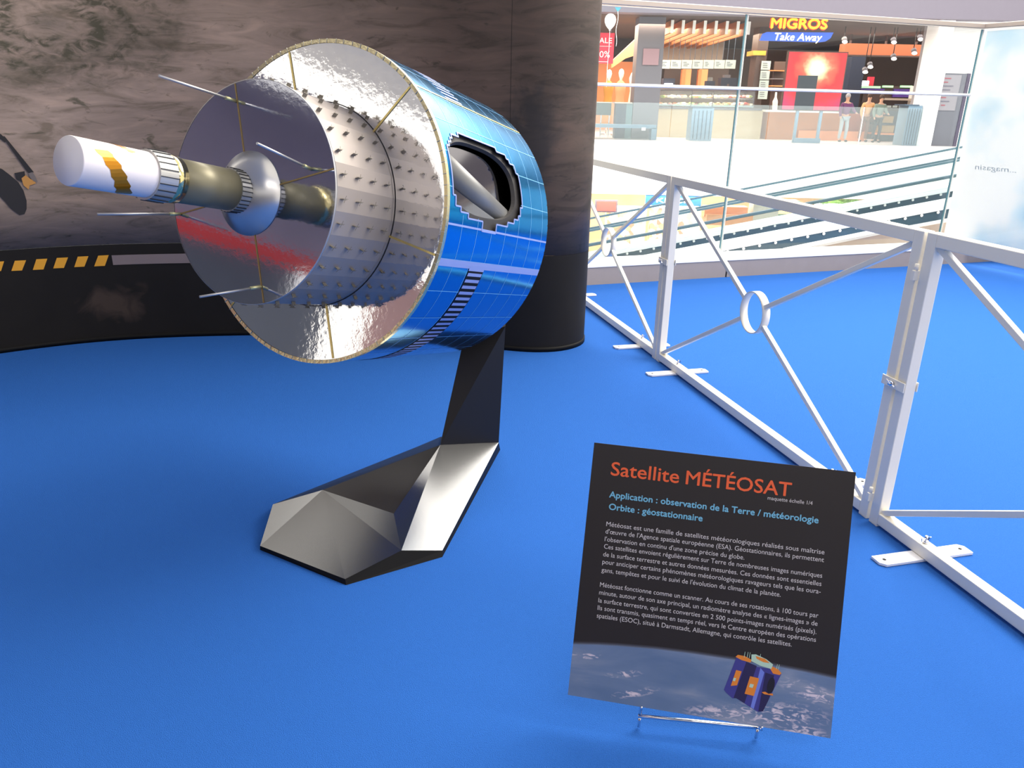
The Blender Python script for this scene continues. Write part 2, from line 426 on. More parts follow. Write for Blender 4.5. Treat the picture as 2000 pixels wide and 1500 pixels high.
for x0, x1, x2, x3, yt, yb in ((-10, 8, 2, -12, 511, 530), (29, 51, 43, 22, 509, 529), (71, 92.5, 85, 64, 506, 527), (111, 133, 125, 104, 503.5, 524), (152, 173, 165, 145, 501, 521.5), (192, 212.5, 205, 184, 499, 520)):
    if x0 < 0: x0, x3 = -6, -8
    hz.face([wpt(*wfind(max(x0, -40), yt), .004), wpt(*wfind(x1, yt-1), .004), wpt(*wfind(x2, yb-1), .004), wpt(*wfind(x3, yb), .004)])
hz.build('hazard_stripes', M_haz, wall)
b = MB(); ua, za = wfind(218, 498.5); ub, zb = wfind(218, 517.5); uc, _ = wfind(640, 500)
for i in range(12):
    p = ua+(uc-ua)*i/12; q = ua+(uc-ua)*(i+1)/12
    b.face([wpt(p, zb, .004), wpt(q, zb, .004), wpt(q, za, .004), wpt(p, za, .004)])
b.build('grey_bar', M_bar, wall)
b = MB()
for px in (995,):
    u, _ = wfind(px, 300); b.face([wpt(u, ZB, .002), wpt(u+.002, ZB, .002), wpt(u+.002, ZTOP, .002), wpt(u, ZTOP, .002)])
b.build('panel_seam', M_seam, wall)
# soft cloud in the lower band
b = MB(); M_cl = mat('brown_cloud_print', rgb(62, 52, 46), .5, var=.5, vscale=14)
for k in range(46):
    t = k/45; cx = 165+115*t; cy = 592-34*math.sin(PI*min(1, t*1.1)); rr = 9+8*random.random()
    if t < .35: cy += 30*(1-t/.35)*random.random()*2
    u, z = wfind(cx+random.uniform(-7, 7), cy+random.uniform(-6, 9))
    n_ = 9; R2 = rr*.0028
    b.face([wpt(u+R2*1.3*(1+.3*random.random())*math.cos(2*PI*i/n_), z+R2*.75*(1+.3*random.random())*math.sin(2*PI*i/n_), .0028+.00002*k) for i in range(n_)])
CLOUDP = b
b.bm.free()
nt = M_lower.node_tree
def blotch(m, U1, Z1, su, sz, col, amt):
    nt = m.node_tree; N = nt.nodes.new; Lk = nt.links.new; bs = nt.nodes['Principled BSDF']
    src = bs.inputs['Base Color'].links[0].from_socket
    tc = N('ShaderNodeTexCoord'); mp = N('ShaderNodeMapping'); mp.vector_type = 'POINT'
    P = wpt(U1, Z1)-Vector((0, 4.9, 0))
    mp.inputs['Location'].default_value = (-P.x/su, 0, -P.z/sz); mp.inputs['Scale'].default_value = (1/su, 0, 1/sz)
    Lk(tc.outputs['Object'], mp.inputs[0])
    ln = N('ShaderNodeVectorMath'); ln.operation = 'LENGTH'; Lk(mp.outputs[0], ln.inputs[0])
    nz = N('ShaderNodeTexNoise'); nz.inputs['Scale'].default_value = 7; nz.inputs['Detail'].default_value = 7; nz.inputs['Distortion'].default_value = 1; Lk(tc.outputs['Object'], nz.inputs[0])
    ad = N('ShaderNodeMath'); ad.operation = 'MULTIPLY_ADD'; Lk(nz.outputs['Fac'], ad.inputs[0]); ad.inputs[1].default_value = 2.6; ad.inputs[2].default_value = -1.2
    a2 = N('ShaderNodeMath'); a2.operation = 'ADD'; Lk(ln.outputs['Value'], a2.inputs[0]); Lk(ad.outputs[0], a2.inputs[1])
    rp = N('ShaderNodeValToRGB'); rp.color_ramp.elements[0].position = .25; rp.color_ramp.elements[0].color = (amt, amt, amt, 1); rp.color_ramp.elements[1].position = 1; rp.color_ramp.elements[1].color = (0, 0, 0, 1)
    Lk(a2.outputs[0], rp.inputs[0])
    mx = N('ShaderNodeMix'); mx.data_type = 'RGBA'; Lk(rp.outputs[0], mx.inputs['Factor']); Lk(src, mx.inputs['A']); mx.inputs['B'].default_value = col
    Lk(mx.outputs['Result'], bs.inputs['Base Color'])
blotch(M_lower, *wfind(222, 590), .21, .13, rgb(70, 58, 50), .9)
# printed probe at the left edge
M_pd = mat('probe_print_dark', rgb(40, 36, 33), .5); M_pg = mat('probe_print_gold', rgb(196, 140, 70), .4); M_pw = mat('probe_print_grey', rgb(120, 110, 104), .4)
b = MB()
dish = [(-8, 326), (4, 330), (20, 342), (36, 356), (46, 372), (52, 392), (52, 408), (48, 418), (38, 420), (22, 408), (8, 392), (-8, 376)]
wall_poly(b, dish, .004, 0)
wall_poly(b, [(-6, 258), (2, 262), (14, 274), (10, 278), (-6, 266)], .0045, 0)
wall_poly(b, [(4, 266), (9, 266), (66, 336), (60, 342), (52, 334)], .005, 0)
wall_poly(b, [(28, 338), (48, 334), (50, 350), (44, 356), (32, 350)], .0052, 0)
wall_poly(b, [(42, 348), (50, 342), (60, 350), (68, 352), (70, 358), (58, 362), (56, 370), (46, 362)], .0056, 1)
wall_poly(b, [(56, 338), (64, 336), (70, 346), (74, 356), (66, 354), (58, 346)], .006, 2)
b.build('printed_probe', [M_pd, M_pg, M_pw], wall, normals=False)

# ------------------------------------------------------------------ satellite model
Cc = Vector((-.648, 2.497, 1.173)); A = Vector((-.459796, -.859827, .222003)).normalized()
Ux = A.cross(Vector((0, 0, 1))).normalized(); Wx = Ux.cross(A).normalized()
Mx = Matrix((Ux, Wx, -A)).transposed().to_4x4(); Mx.translation = Cc
RR, RD, TD, TB = .5059, .3174, .268, .692
sat = empty('satellite_model', None, 'large satellite model with mirrored front plate and blue solar-cell drum on black stand', 'satellite model', matrix=Mx)
def P3(t, th, r): return Vector((r*math.cos(th), r*math.sin(th), -t))
def inside(t, deg):
    ca, ch, wa = -.256, .226, .131
    x = abs((t-ca)/ch); y = abs(R_(((deg-163.4+180) % 360)-180)*RR/wa)
    ok = x**3.2+y**2.6 < 1 if t < ca else x**4+y**3.4 < 1
    dd = ((deg-163.4+180) % 360)-180
    if -.30 < t < -.215 and 0 < dd < 17.6: ok = True
    if (-.195 < t < -.165 or -.36 < t < -.325) and -15.8 < dd < 0: ok = True
    return ok
# drum shell: fine cells so that the cutout is stepped
b = MB(); NT, NTH = 46, 216
ring = [[b.bm.verts.new(P3(-TB*i/NT, 2*PI*j/NTH, RR)) for j in range(NTH)] for i in range(NT+1)]
for i in range(NT):
    for j in range(NTH):
        if inside(-TB*(i+.5)/NT, 360*(j+.5)/NTH): continue
        f = b.bm.faces.new((ring[i][j], ring[i][(j+1) % NTH], ring[i+1][(j+1) % NTH], ring[i+1][j])); f.smooth = True
# outline strips of the cutout are collected from open edges
edge = MB()
for e in b.bm.edges:
    if len(e.link_faces) == 1:
        p, q = e.verts[0].co.copy(), e.verts[1].co.copy()
        if abs(p.z) < 1e-6 or abs(p.z-TB) < 1e-6: continue
        m_ = (p+q)/2; nrm = Vector((m_.x, m_.y, 0)).normalized()
        edge.bar(p+nrm*.001, q+nrm*.001, .005, .002, up=nrm)
drum = b.build('drum_shell', M_blue, sat, local=True)
edge.build('cutout_edging', M_lav, sat, local=True)
def strip(b, t0, t1, d0, d1, r, n=None, mi=0, skip=True):
    n = n or max(1, int(abs(d1-d0)/1.6)+1); m = max(1, int(abs(t1-t0)/.012)) if skip else 1
    for i in range(m):
        for j in range(n):
            ta, tb_ = t0+(t1-t0)*i/m, t0+(t1-t0)*(i+1)/m; da, db = d0+(d1-d0)*j/n, d0+(d1-d0)*(j+1)/n
            if skip and inside((ta+tb_)/2, ((da+db)/2) % 360): continue
            f = b.face([P3(ta, R_(da), r), P3(ta, R_(db), r), P3(tb_, R_(db), r), P3(tb_, R_(da), r)], mi); f.smooth = True
M_line = mat('pale_grid_line', rgb(120, 190, 232), .35, .3)
b = MB()
for k in range(30):
    d = k*12.0+.9
    strip(b, -.004, -TB+.002, d, d+.28, RR+.0007)
for k in range(1, 8):
    strip(b, -.0922*k-.0008, -.0922*k+.0008, 0, 360, RR+.0007, n=225)
b.build('cell_grid', M_line, sat, local=True)
b = MB()
strip(b, -.004, -TB+.002, 193.0, 195.6, RR+.0012); b.build('lavender_strip', M_lav, sat, local=True)
b = MB(); strip(b, -.004, -TB+.002, 180.9, 181.6, RR+.0012); b.build('lavender_strip', M_lav, sat, local=True)
b = MB(); strip(b, -.01, -TB+.002, 131.4, 132.2, RR+.0012); b.build('gold_strip', M_gold, sat, local=True)
b = MB(); strip(b, -.192, -.287, 195.6, 330, RR+.0010)
b.build('ladder_backing', M_blackm, sat, local=True)
b = MB()
d = 197.2
while d < 330: strip(b, -.196, -.283, d, d+1.25, RR+.0016, mi=0); d += 2.5
strip(b, -.192, -.287, 194.6, 196.4, RR+.0017)
b.build('ladder_rungs', M_lav, sat, local=True); b = MB()
d = 131.0
while d > 95: strip(b, -.19, -.29, d-1.1, d, RR+.0016); d -= 2.5
b.build('ladder_rungs', M_lav, sat, local=True)
# end plates
b = MB(); b.lathe([(RD-.01, 0), (RR-.002, 0), (RR-.002, .006), (RD-.01, .006)], 128, smooth=False)
b.build('front_plate', M_mirror, sat, local=True)
b = MB(); b.lathe([(0, TB), (RR, TB), (RR, TB-.004), (0, TB-.004)], 128, smooth=False); b.build('rear_plate', M_dark, sat, local=True)
b = MB(); b.lathe([(RR-.010, -.0015), (RR+.002, -.0025), (RR+.003, .010), (RR, .011)], 160, smooth=False)
M_rim = mat('gold_rim_foil', rgb(224, 212, 168), .2, .95, bump=.25, bscale=90)
for k in range(96):
    th = 2*PI*k/96+.01*random.random(); nrm = Vector((math.cos(th), math.sin(th), 0))
    b.bar(P3(.003, th, RR-.010), P3(.003, th, RR+.003), .0022, .0015, up=nrm.cross(Vector((0, 0, 1))), mi=1)
b.build('gold_rim', [M_rim, M_ribbed], sat, local=True)
for d in (72, 132, 192.5, 254, 312, 12):
    b = MB()
    th = R_(d); w_ = .0032
    t_ = Vector((-math.sin(th), math.cos(th), 0))
    p, q = P3(.001, th, RD), P3(.001, th, RR-.012)
    b.obox(p-t_*w_, t_*2*w_, q-p, (0, 0, -.0012))
    b.build('gold_tape', M_gold, sat, local=True)
# small cylinder: 30 flat facets
b = MB(); n = 30
for k in range(n):
    a0, a1 = R_(k*12+4), R_(k*12+16)
    for i, (t0, t1) in enumerate(((0, .067), (.067, .134), (.134, .2), (.2, TD-.004))):
        b.face([P3(t0, a0, RD), P3(t0, a1, RD), P3(t1, a1, RD), P3(t1, a0, RD)])
b.build('small_cylinder', M_panelgrey, sat, local=True)
b = MB(); b.lathe([(RD+.0022, -.0012), (RD+.0052, -.0012)], 96); b.build('junction_seam', M_dark, sat, local=True)
b = MB(); b.lathe([(0, -TD), (RD+.001, -TD), (RD+.001, -TD+.004), (0, -TD+.004)], 128, smooth=False); b.build('front_disc', M_mirror2, sat, local=True)
b = MB(); b.lathe([(RD+.0015, -TD-.001), (RD+.003, -TD-.001), (RD+.003, -TD+.006), (RD+.0015, -TD+.006)], 128); b.build('disc_rim', M_alu, sat, local=True)
M_dt = mat('dull_gold_tape', rgb(150, 128, 84), .35, .7)
for d in (71.5, 161.5, 251.5, 341.5):
    b = MB()
    th = R_(d+2.5); t_ = Vector((-math.sin(th), math.cos(th), 0)); p, q = P3(TD+.0008, th, .12), P3(TD+.0008, th, RD)
    b.obox(p-t_*.0022, t_*.0044, q-p, (0, 0, -.0008))
    b.build('disc_tape', M_dt, sat, local=True)
# dipole pegs
def peg_shape(b, t, th):
    p = P3(t, th, RD-.001); n_ = Vector((math.cos(th), math.sin(th), 0)); tt = Vector((-math.sin(th), math.cos(th), 0)); zz = Vector((0, 0, 1))
    b.obox(p-zz*.0075-tt*.001, zz*.015, tt*.002, n_*.012)
    b.bar(p+n_*.011-tt*.010+zz*.004, p+n_*.011+tt*.010-zz*.004, .0008, .0008, up=n_)
    b.bar(p+n_*.006-tt*.002-zz*.011, p+n_*.013-tt*.002+zz*.011, .0008, .0008, up=n_)
rest = MB()
for k in range(30):
    deg = (k*12+10) % 360
    for t in (.237, .171, .105, .039):
        if 92 <= deg <= 262:
            b = MB(); peg_shape(b, t, R_(deg)); b.build('dipole_peg', M_pegs, sat, local=True)
        else: peg_shape(rest, t, R_(deg))
o = rest.build('dipole_peg', M_pegs, sat, local=True); o['kind'] = 'stuff'
# horn and tube
def lz(prof): return [(r, -t) for r, t in prof]
b = MB(); b.lathe(lz([(.1205, TD+.0005), (.1205, TD+.003), (.060, .316), (.05, .316)]), 72, smooth=True); b.build('feed_cone', mat('satin_cone', rgb(205, 203, 200), .3, .85), sat, local=True)
def ribring(name, t0, t1, r0, r1, nrib, m1, rib=.0016):
    b = MB(); b.lathe(lz([(.04, t0), (r0, t0), (r1, t1), (.04, t1)]), 72)
    for f in b.bm.faces: f.smooth = False
    for k in range(nrib):
        th = 2*PI*k/nrib; nn = Vector((math.cos(th), math.sin(th), 0))
        b.bar(P3(t0, th, r0+rib*.4), P3(t1, th, r1+rib*.4), .0022, rib*2, up=nn, mi=1)
    return b.build(name, [m1, M_dark], sat, local=True)
ribring('ribbed_collar', .314, .349, .060, .0605, 30, M_ribbed)
b = MB(); b.lathe(lz([(.05, .345), (.0573, .345), (.0573, .529), (.05, .529)]), 72); b.build('olive_tube', M_olive, sat, local=True)
b = MB(); b.lathe(lz([(.05, .527), (.0605, .527), (.0615, .562), (.05, .562)]), 72); b.build('gold_band', mat('polished_gold_band', rgb(222, 206, 150), .1, 1, bump=.3, bscale=60), sat, local=True)
ribring('ribbed_cup', .560, .612, .0635, .0625, 22, M_ribbed)
b = MB(); b.lathe(lz([(.0566, .60), (.0566, .805), (.0555, .808), (0, .808)]), 96); b.build('white_tube', mat('white_tube_plastic', rgb(238, 230, 226), .35), sat, local=True)
b = MB()
def patch(pts, rr=.0572):
    (t0, a0), (t1, a1), (t2, a2), (t3, a3) = pts; n_ = 14
    for i in range(n_):
        f0, f1 = i/n_, (i+1)/n_
        j0 = .003*math.sin(i*2.1); j1 = .003*math.sin((i+1)*2.1)
        q = [P3(t0+(t3-t0)*f0+j0, R_(a0+(a3-a0)*f0), rr), P3(t1+(t2-t1)*f0-j0, R_(a1+(a2-a1)*f0), rr), P3(t1+(t2-t1)*f1-j1, R_(a1+(a2-a1)*f1), rr), P3(t0+(t3-t0)*f1+j1, R_(a0+(a3-a0)*f1), rr)]
        b.face(q).smooth = True
PATCHES = [((.777, 144), (.742, 141), (.658, 250), (.692, 262)), ((.725, 88), (.695, 90), (.662, 127), (.679, 132))]
for p_ in PATCHES:
    b = MB(); patch(p_); b.build('amber_patch', M_kapton, sat, local=True)
# four rod antennas
def to_local(v): return Mx.inverted() @ Vector(v)
rods = [((-.816, 2.355, 1.483), (-.942, 2.156, 1.543)), ((-1.031, 2.384, 1.153), (-1.189, 2.202, 1.174)), ((-.735, 2.181, .979), (-.862, 2.049, .978))]
d2 = ray(502, 280).normalized(); rods.append((tuple(Cc+A*TD+Ux*(.237*math.cos(R_(159.6)))+Wx*(.237*math.sin(R_(159.6)))), tuple(EYE+d2*2.055)))
for p, q in rods:
    p, q = to_local(p), to_local(q); p.z = -TD-.0005; d_ = (q-p).normalized()
    b = MB(); b.tube([p+d_*.03, q], .0034, 10); rod = b.build('rod_antenna', M_alu, sat, local=True)
    b = MB(); b.tube([p, p+d_*.034], .0052, 10); f = b.build('ferrule', mat('brass_ferrule', rgb(205, 200, 150), .3, .6) if 'brass_ferrule' not in bpy.data.materials else bpy.data.materials['brass_ferrule'], rod, local=True)
# inside of the cutout
b = MB()
na, ring_o, ring_i, deep = 64, [], [], []
for k in range(na):
    a_ = 2*PI*k/na; c_, s_ = math.cos(a_), math.sin(a_)
    sg = lambda v: (1 if v >= 0 else -1)
    ex = 2/2.7
    tt = -.246+.211*sg(c_)*abs(c_)**ex; dg = 163.3+13.5*sg(s_)*abs(s_)**ex
    to = -.256+.30*sg(c_)*abs(c_)**.55; do = 163.4+19*sg(s_)*abs(s_)**.55
    ring_o.append(b.bm.verts.new(P3(max(min(to, -.006), -.6), R_(do), RR-.006)))
    ring_i.append(b.bm.verts.new(P3(tt, R_(dg), RR-.012)))
    deep.append(b.bm.verts.new(P3(tt*.96-.012, R_(163.2+(dg-163.2)*.97), RR-.024)))
for k in range(na):
    k2 = (k+1) % na
    b.bm.faces.new((ring_o[k], ring_o[k2], ring_i[k2], ring_i[k])); b.bm.faces.new((ring_i[k], ring_i[k2], deep[k2], deep[k]))
b.build('window_frame', mat('window_frame_grey', rgb(46, 43, 42), .5, .1), sat, local=True, normals=True)
b = MB(); th = R_(163); nn = Vector((math.cos(th), math.sin(th), 0)); tt = Vector((-math.sin(th), math.cos(th), 0)); zz = Vector((0, 0, 1))
c0 = P3(-.25, th, RR-.052)
b.obox(c0-zz*.235-tt*.19, zz*.56, tt*.38, nn*.004)
b.build('inner_mirror', M_darkmirror, sat, local=True)
b = MB(); b.tube([P3(-.03, R_(158), RR-.052), P3(-.46, R_(176), RR-.066)], .044, 32); b.build('inner_tube', mat('grey_inner_tube', rgb(120, 120, 118), .4, .2), sat, local=True)

# ------------------------------------------------------------------ display stand
st = empty('display_stand', (-.2, 3.2, 0), 'black angular stand with faceted foot and leaning mast under the satellite', 'stand')
b = MB()
lb, rb = atz(860, 869, .165), atz(974, 864, .115)
lt = lb.lerp(Vector((-.215, 3.0, .514)), 1.16); rt = rb.lerp(Vector((-.032, 3.0, .63)), 1.02)
back = Vector((0, .02, .004))
b.hexa([lb, rb, rb+back, lb+back, lt, rt, rt+back, lt+back])
M_mast = mat('black_mast', rgb(30, 27, 26), .5, spec=.4)
b.build('mast', M_mast, st)
V = {k: atz(x, y, z) for k, (x, y, z) in dict(P1=(533, 985, .055), P2=(630, 957, .072), P4=(769, 1003, .085), P5=(784, 1075, .052), P6=(674, 1131, .018), P7=(508, 1066, .018), T1=(860, 869, .07), S1=(860, 869, .165), S2=(974, 864, .115), S3=(864, 1075, .018), B=(861, 854, .03)).items()}
G = {k: atz(x, y, 0) for k, (x, y) in dict(A=(508, 1074), B=(676, 1143), C=(864, 1088), D=(977, 878), E=(861, 853), F=(531, 992)).items()}
b = MB(); bm = b.bm; vv = {k: bm.verts.new(p) for k, p in {**V, **{'g'+k: q for k, q in G.items()}}.items()}
side = 0
for f in (('P1', 'P7', 'P2'), ('P7', 'P6', 'P2'), ('P2', 'P6', 'P5', 'P4'), ('P4', 'P5', 'S3', 'S2', 'S1'), ('P2', 'P4', 'T1'), ('T1', 'P4', 'S1'), ('P1', 'P2', 'T1', 'B'),
          0, ('P7', 'gA', 'gB', 'P6'), ('P6', 'gB', 'gC', 'S3', 'P5'), ('S3', 'gC', 'gD', 'S2'), ('S2', 'gD', 'gE', 'B', 'T1', 'S1'), ('B', 'gE', 'gF', 'P1'), ('P1', 'gF', 'gA', 'P7'), ('gA', 'gF', 'gE', 'gD', 'gC', 'gB')):
    if f == 0: side = 1; continue
    bm.faces.new([vv[k] for k in f]).material_index = side
b.build('faceted_foot', [M_black, M_blackm], st)

# ------------------------------------------------------------------ fence
FD = Vector((math.sin(R_(-14.51)), math.cos(R_(-14.51)), 0)); FN = Vector((FD.y, -FD.x, 0))  # FD away, FN to the right
ZF = 1.112
def fence_panel(P0, Lg, label, far_foot=True):
    root = empty('barrier_fence', P0, label, 'fence panel', 'white fence panels along the carpet')
    w_ = .045
    def Q(s, z, o=0): return P0+FD*s+FN*o+Vector((0, 0, z))
    b = MB()
    b.bar(Q(w_/2, 0), Q(w_/2, ZF), w_, w_, up=FD); b.build('post', M_white, root, bevel=.003)
    b = MB(); b.bar(Q(Lg-w_/2, 0), Q(Lg-w_/2, ZF), w_, w_, up=FD); b.build('post', M_white, root, bevel=.003)
    b = MB(); b.bar(Q(w_, ZF-w_/2), Q(Lg-w_, ZF-w_/2), w_, w_); b.build('top_rail', M_white, root, bevel=.003)
    b = MB(); b.bar(Q(w_, .012+w_/2), Q(Lg-w_, .012+w_/2), w_, w_); b.build('bottom_rail', M_white, root, bevel=.003)
    zc = ZF/2+.01; sc = Lg/2; r = .102
    b = MB(); n = 40
    pr = []
    for k in range(n):
        a_ = 2*PI*k/n; pr.append([b.bm.verts.new(Q(sc+rr*math.cos(a_), zc+rr*math.sin(a_), oo)) for rr, oo in ((r, -.02), (r, .02), (r-.005, .02), (r-.005, -.02))])
    for k in range(n):
        for j in range(4):
            f = b.bm.faces.new((pr[k][j], pr[k][(j+1) % 4], pr[(k+1) % n][(j+1) % 4], pr[(k+1) % n][j])); f.smooth = j in (0, 2)
    b.build('centre_ring', M_white, root)
    for s_, z_ in ((w_, w_+.012), (w_, ZF-w_), (Lg-w_, w_+.012), (Lg-w_, ZF-w_)):
        p = Q(s_, z_); c = Q(sc, zc); d_ = (c-p).normalized()
        b = MB(); b.bar(p-d_*.008, c-d_*(r-.002), .022, .022); b.build('diagonal_bar', M_white, root, bevel=.002)
    for s_ in (.26, Lg-.26):
        b = MB(); hw, c = .19, .018; z0 = 0
        poly = [Q(s_-.03, .004, -hw+c), Q(s_-.03, .004, hw-c), Q(s_-.03+c*.6, .004, hw), Q(s_+.03, .004, hw), Q(s_+.03, .004, -hw)]
        b.prism([Q(s_-.03, 0.001, -hw+c), Q(s_-.03, 0.001, hw), Q(s_+.03-c, 0.001, hw), Q(s_+.03, 0.001, hw-c), Q(s_+.03, 0.001, -hw), Q(s_-.03+c, 0.001, -hw)], (0, 0, .010))
        fp = b.build('foot_plate', M_ledge, root, bevel=.001)
        for o_ in (-hw+.03, hw-.03):
            b = MB(); b.tube([Q(s_, .0105, o_), Q(s_, .0118, o_)], .0065, 12); b.build('screw_hole', M_blackm, fp)
        b = MB(); zz = .057
        b.tube([Q(s_, zz, 0), Q(s_, zz+.028, 0)], .005, 10); b.tube([Q(s_, zz, 0), Q(s_, zz+.011, 0)], .0095, 10)
        for sg in (-1, 1): b.prism([Q(s_-.002, zz+.004, sg*.006), Q(s_-.002, zz+.004, sg*.016), Q(s_-.002, zz+.022, sg*.02), Q(s_-.002, zz+.022, sg*.013)], FD*.004)
        b.build('wing_nut', M_chrome, root)
    return root
J1 = Vector((1.409, 2.632, 0)); J2 = Vector((.910, 4.56, 0))
L1 = (J2-J1).length
fence_panel(J1, L1-.012, 'white metal fence panel complete in view, between the two double posts')
PB = fence_panel(J2, 1.93, 'white metal fence panel furthest away, half hidden by the dark wall end')
PC = fence_panel(J1-FD*1.945, 1.93, 'white metal fence panel nearest the camera, cut by the right edge')
def clamp(J, z, side, label):
    root = empty('fence_clamp', J+Vector((0, 0, z)), label, 'clamp', 'clamps joining the fence posts')
    def Q(s, zz, o=0): return J+FD*s+FN*o+Vector((0, 0, zz))
    b = MB(); z0, z1 = z-.018, z+.018
    for o0, o1 in ((-.031, -.026), (.026, .031)): b.obox(Q(-.062, z0, o0), FD*.115, FN*(o1-o0), (0, 0, .036))
    b.obox(Q(.048, z0, -.031), FD*.005, FN*.062, (0, 0, .036)) if False else None
    b.build('plate', M_white, root, bevel=.002)
    b = MB(); b.tube([Q(-.006, z, -.05), Q(-.006, z, .05)], .004, 10); b.tube([Q(-.006, z, -.042), Q(-.006, z, -.031)], .009, 10)
    for sg in (-1, 1): b.prism([Q(-.006+sg*.006, z-.002, -.036), Q(-.006+sg*.018, z+.006*sg+.006, -.048), Q(-.006+sg*.022, z+.006*sg, -.044), Q(-.006+sg*.008, z-.006, -.034)], FN*.003+Vector((0, 0, .003)))
    b.build('wing_nut', M_chrome, root)
clamp(J1, .565, 0, 'white clamp with wing nut on the near double post of the fence')
clamp(J2, .62, 0, 'white clamp with wing nut on the far double post of the fence')
def hinge(J, z, label, g='hinge pins between fence posts'):
    root = empty('hinge_pin', J+Vector((0, 0, z)), label, 'hinge', g)
    def Q(s, zz, o=0): return J+FD*s+FN*o+Vector((0, 0, zz))
    b = MB(); b.bar(Q(-.006, z-.035, -.03), Q(-.006, z, -.03), .022, .014, up=FD); b.build('sleeve', M_white, root, bevel=.002)
    b = MB(); b.tube([Q(-.006, z-.002, -.03), Q(-.006, z+.022, -.03)], .007, 10); b.build('pin', M_white, root)
hinge(J1, .98, 'small white hinge pin near the top of the near double post'); hinge(J1, .12, 'small white hinge pin near the foot of the near double post')

# ------------------------------------------------------------------ information board on a wire easel
BL, BR, TL, TR = Vector((.1592, 1.5615, .08)), Vector((.7898, 1.4504, .0656)), Vector((.2149, 1.8002, .6785)), Vector((.8455, 1.6891, .6641))
BX, BZ = (BR-BL), (TL-BL); BN = BX.cross(BZ).normalized()   # towards viewer
if BN.y > 0: BN = -BN
WB, HB = BX.length, BZ.length; bx, bz = BX/WB, BZ/HB
board = empty('information_board', BL, 'dark square information board with orange title and text, leaning on a wire easel', 'sign')
b = MB(); b.obox(BL-BN*.005, BX, BZ, BN*.005); b.build('panel', mat('dark_print_board', rgb(41, 35, 33), .42, spec=.35), board)
def BQ(u, v, k=.0004): return BL+BX*u+BZ*v+BN*k
def tx(b, body, u0, u1, v, cap, bold=0.0, k=.0009): put_text(b, body, BL+BN*k, bx, bz, u0*WB, u1*WB, v*HB, cap*HB, bold)
M_or = mat('orange_ink', rgb(232, 92, 42), .5); M_cy = mat('pale_blue_ink', rgb(112, 178, 204), .5); M_tw = mat('pale_ink', rgb(205, 196, 192), .5)
b = MB(); tx(b, 'Satellite', .0785, .345, .880, .053, .016); tx(b, 'MÉTÉOSAT', .373, .771, .880, .053, .016); b.build('title_text', M_or, board, normals=False)
b = MB(); tx(b, 'maquette échelle 1/4', .687, .8535, .858, .0145); b.build('scale_note', M_tw, board, normals=False)
b = MB(); tx(b, 'Application : observation de la Terre / météorologie', .0817, .881, .792, .0245, .03); tx(b, 'Orbite : géostationnaire', .0851, .4504, .744, .0245, .03); b.build('subtitle_text', M_cy, board, normals=False)
BT = [('Météosat est une famille de satellites météorologiques réalisés sous maîtrise', .914, .678), ("d'œuvre de l'Agence spatiale européenne (ESA). Géostationnaires, ils permettent", .915, .649),
 ("l'observation en continu d'une zone précise du globe.", .6226, .6185), ('Ces satellites envoient régulièrement sur Terre de nombreuses images numériques', .914, .5895),
 ('de la surface terrestre et autres données mesurées. Ces données sont essentielles', .914, .5585), ('pour anticiper certains phénomènes météorologiques ravageurs tels que les oura-', .914, .529),
 ("gans, tempêtes et pour le suivi de l'évolution du climat de la planète.", .770, .497), ('Météosat fonctionne comme un scanner. Au cours de ses rotations, à 100 tours par', .914, .4385),
 ('minute, autour de son axe principal, un radiomètre analyse des « lignes-images » de', .914, .408), ('la surface terrestre, qui sont converties en 2 500 points-images numérisés (pixels).', .913, .377),
 ('Ils sont transmis, quasiment en temps réel, vers le Centre européen des opérations', .914, .3475), ('spatiales (ESOC), situé à Darmstadt, Allemagne, qui contrôle les satellites.', .828, .317)]
b = MB()
for s_, u1, v in BT: tx(b, s_, .0815, u1, v, .0182, 0)
b.build('body_text', M_tw, board, normals=False)
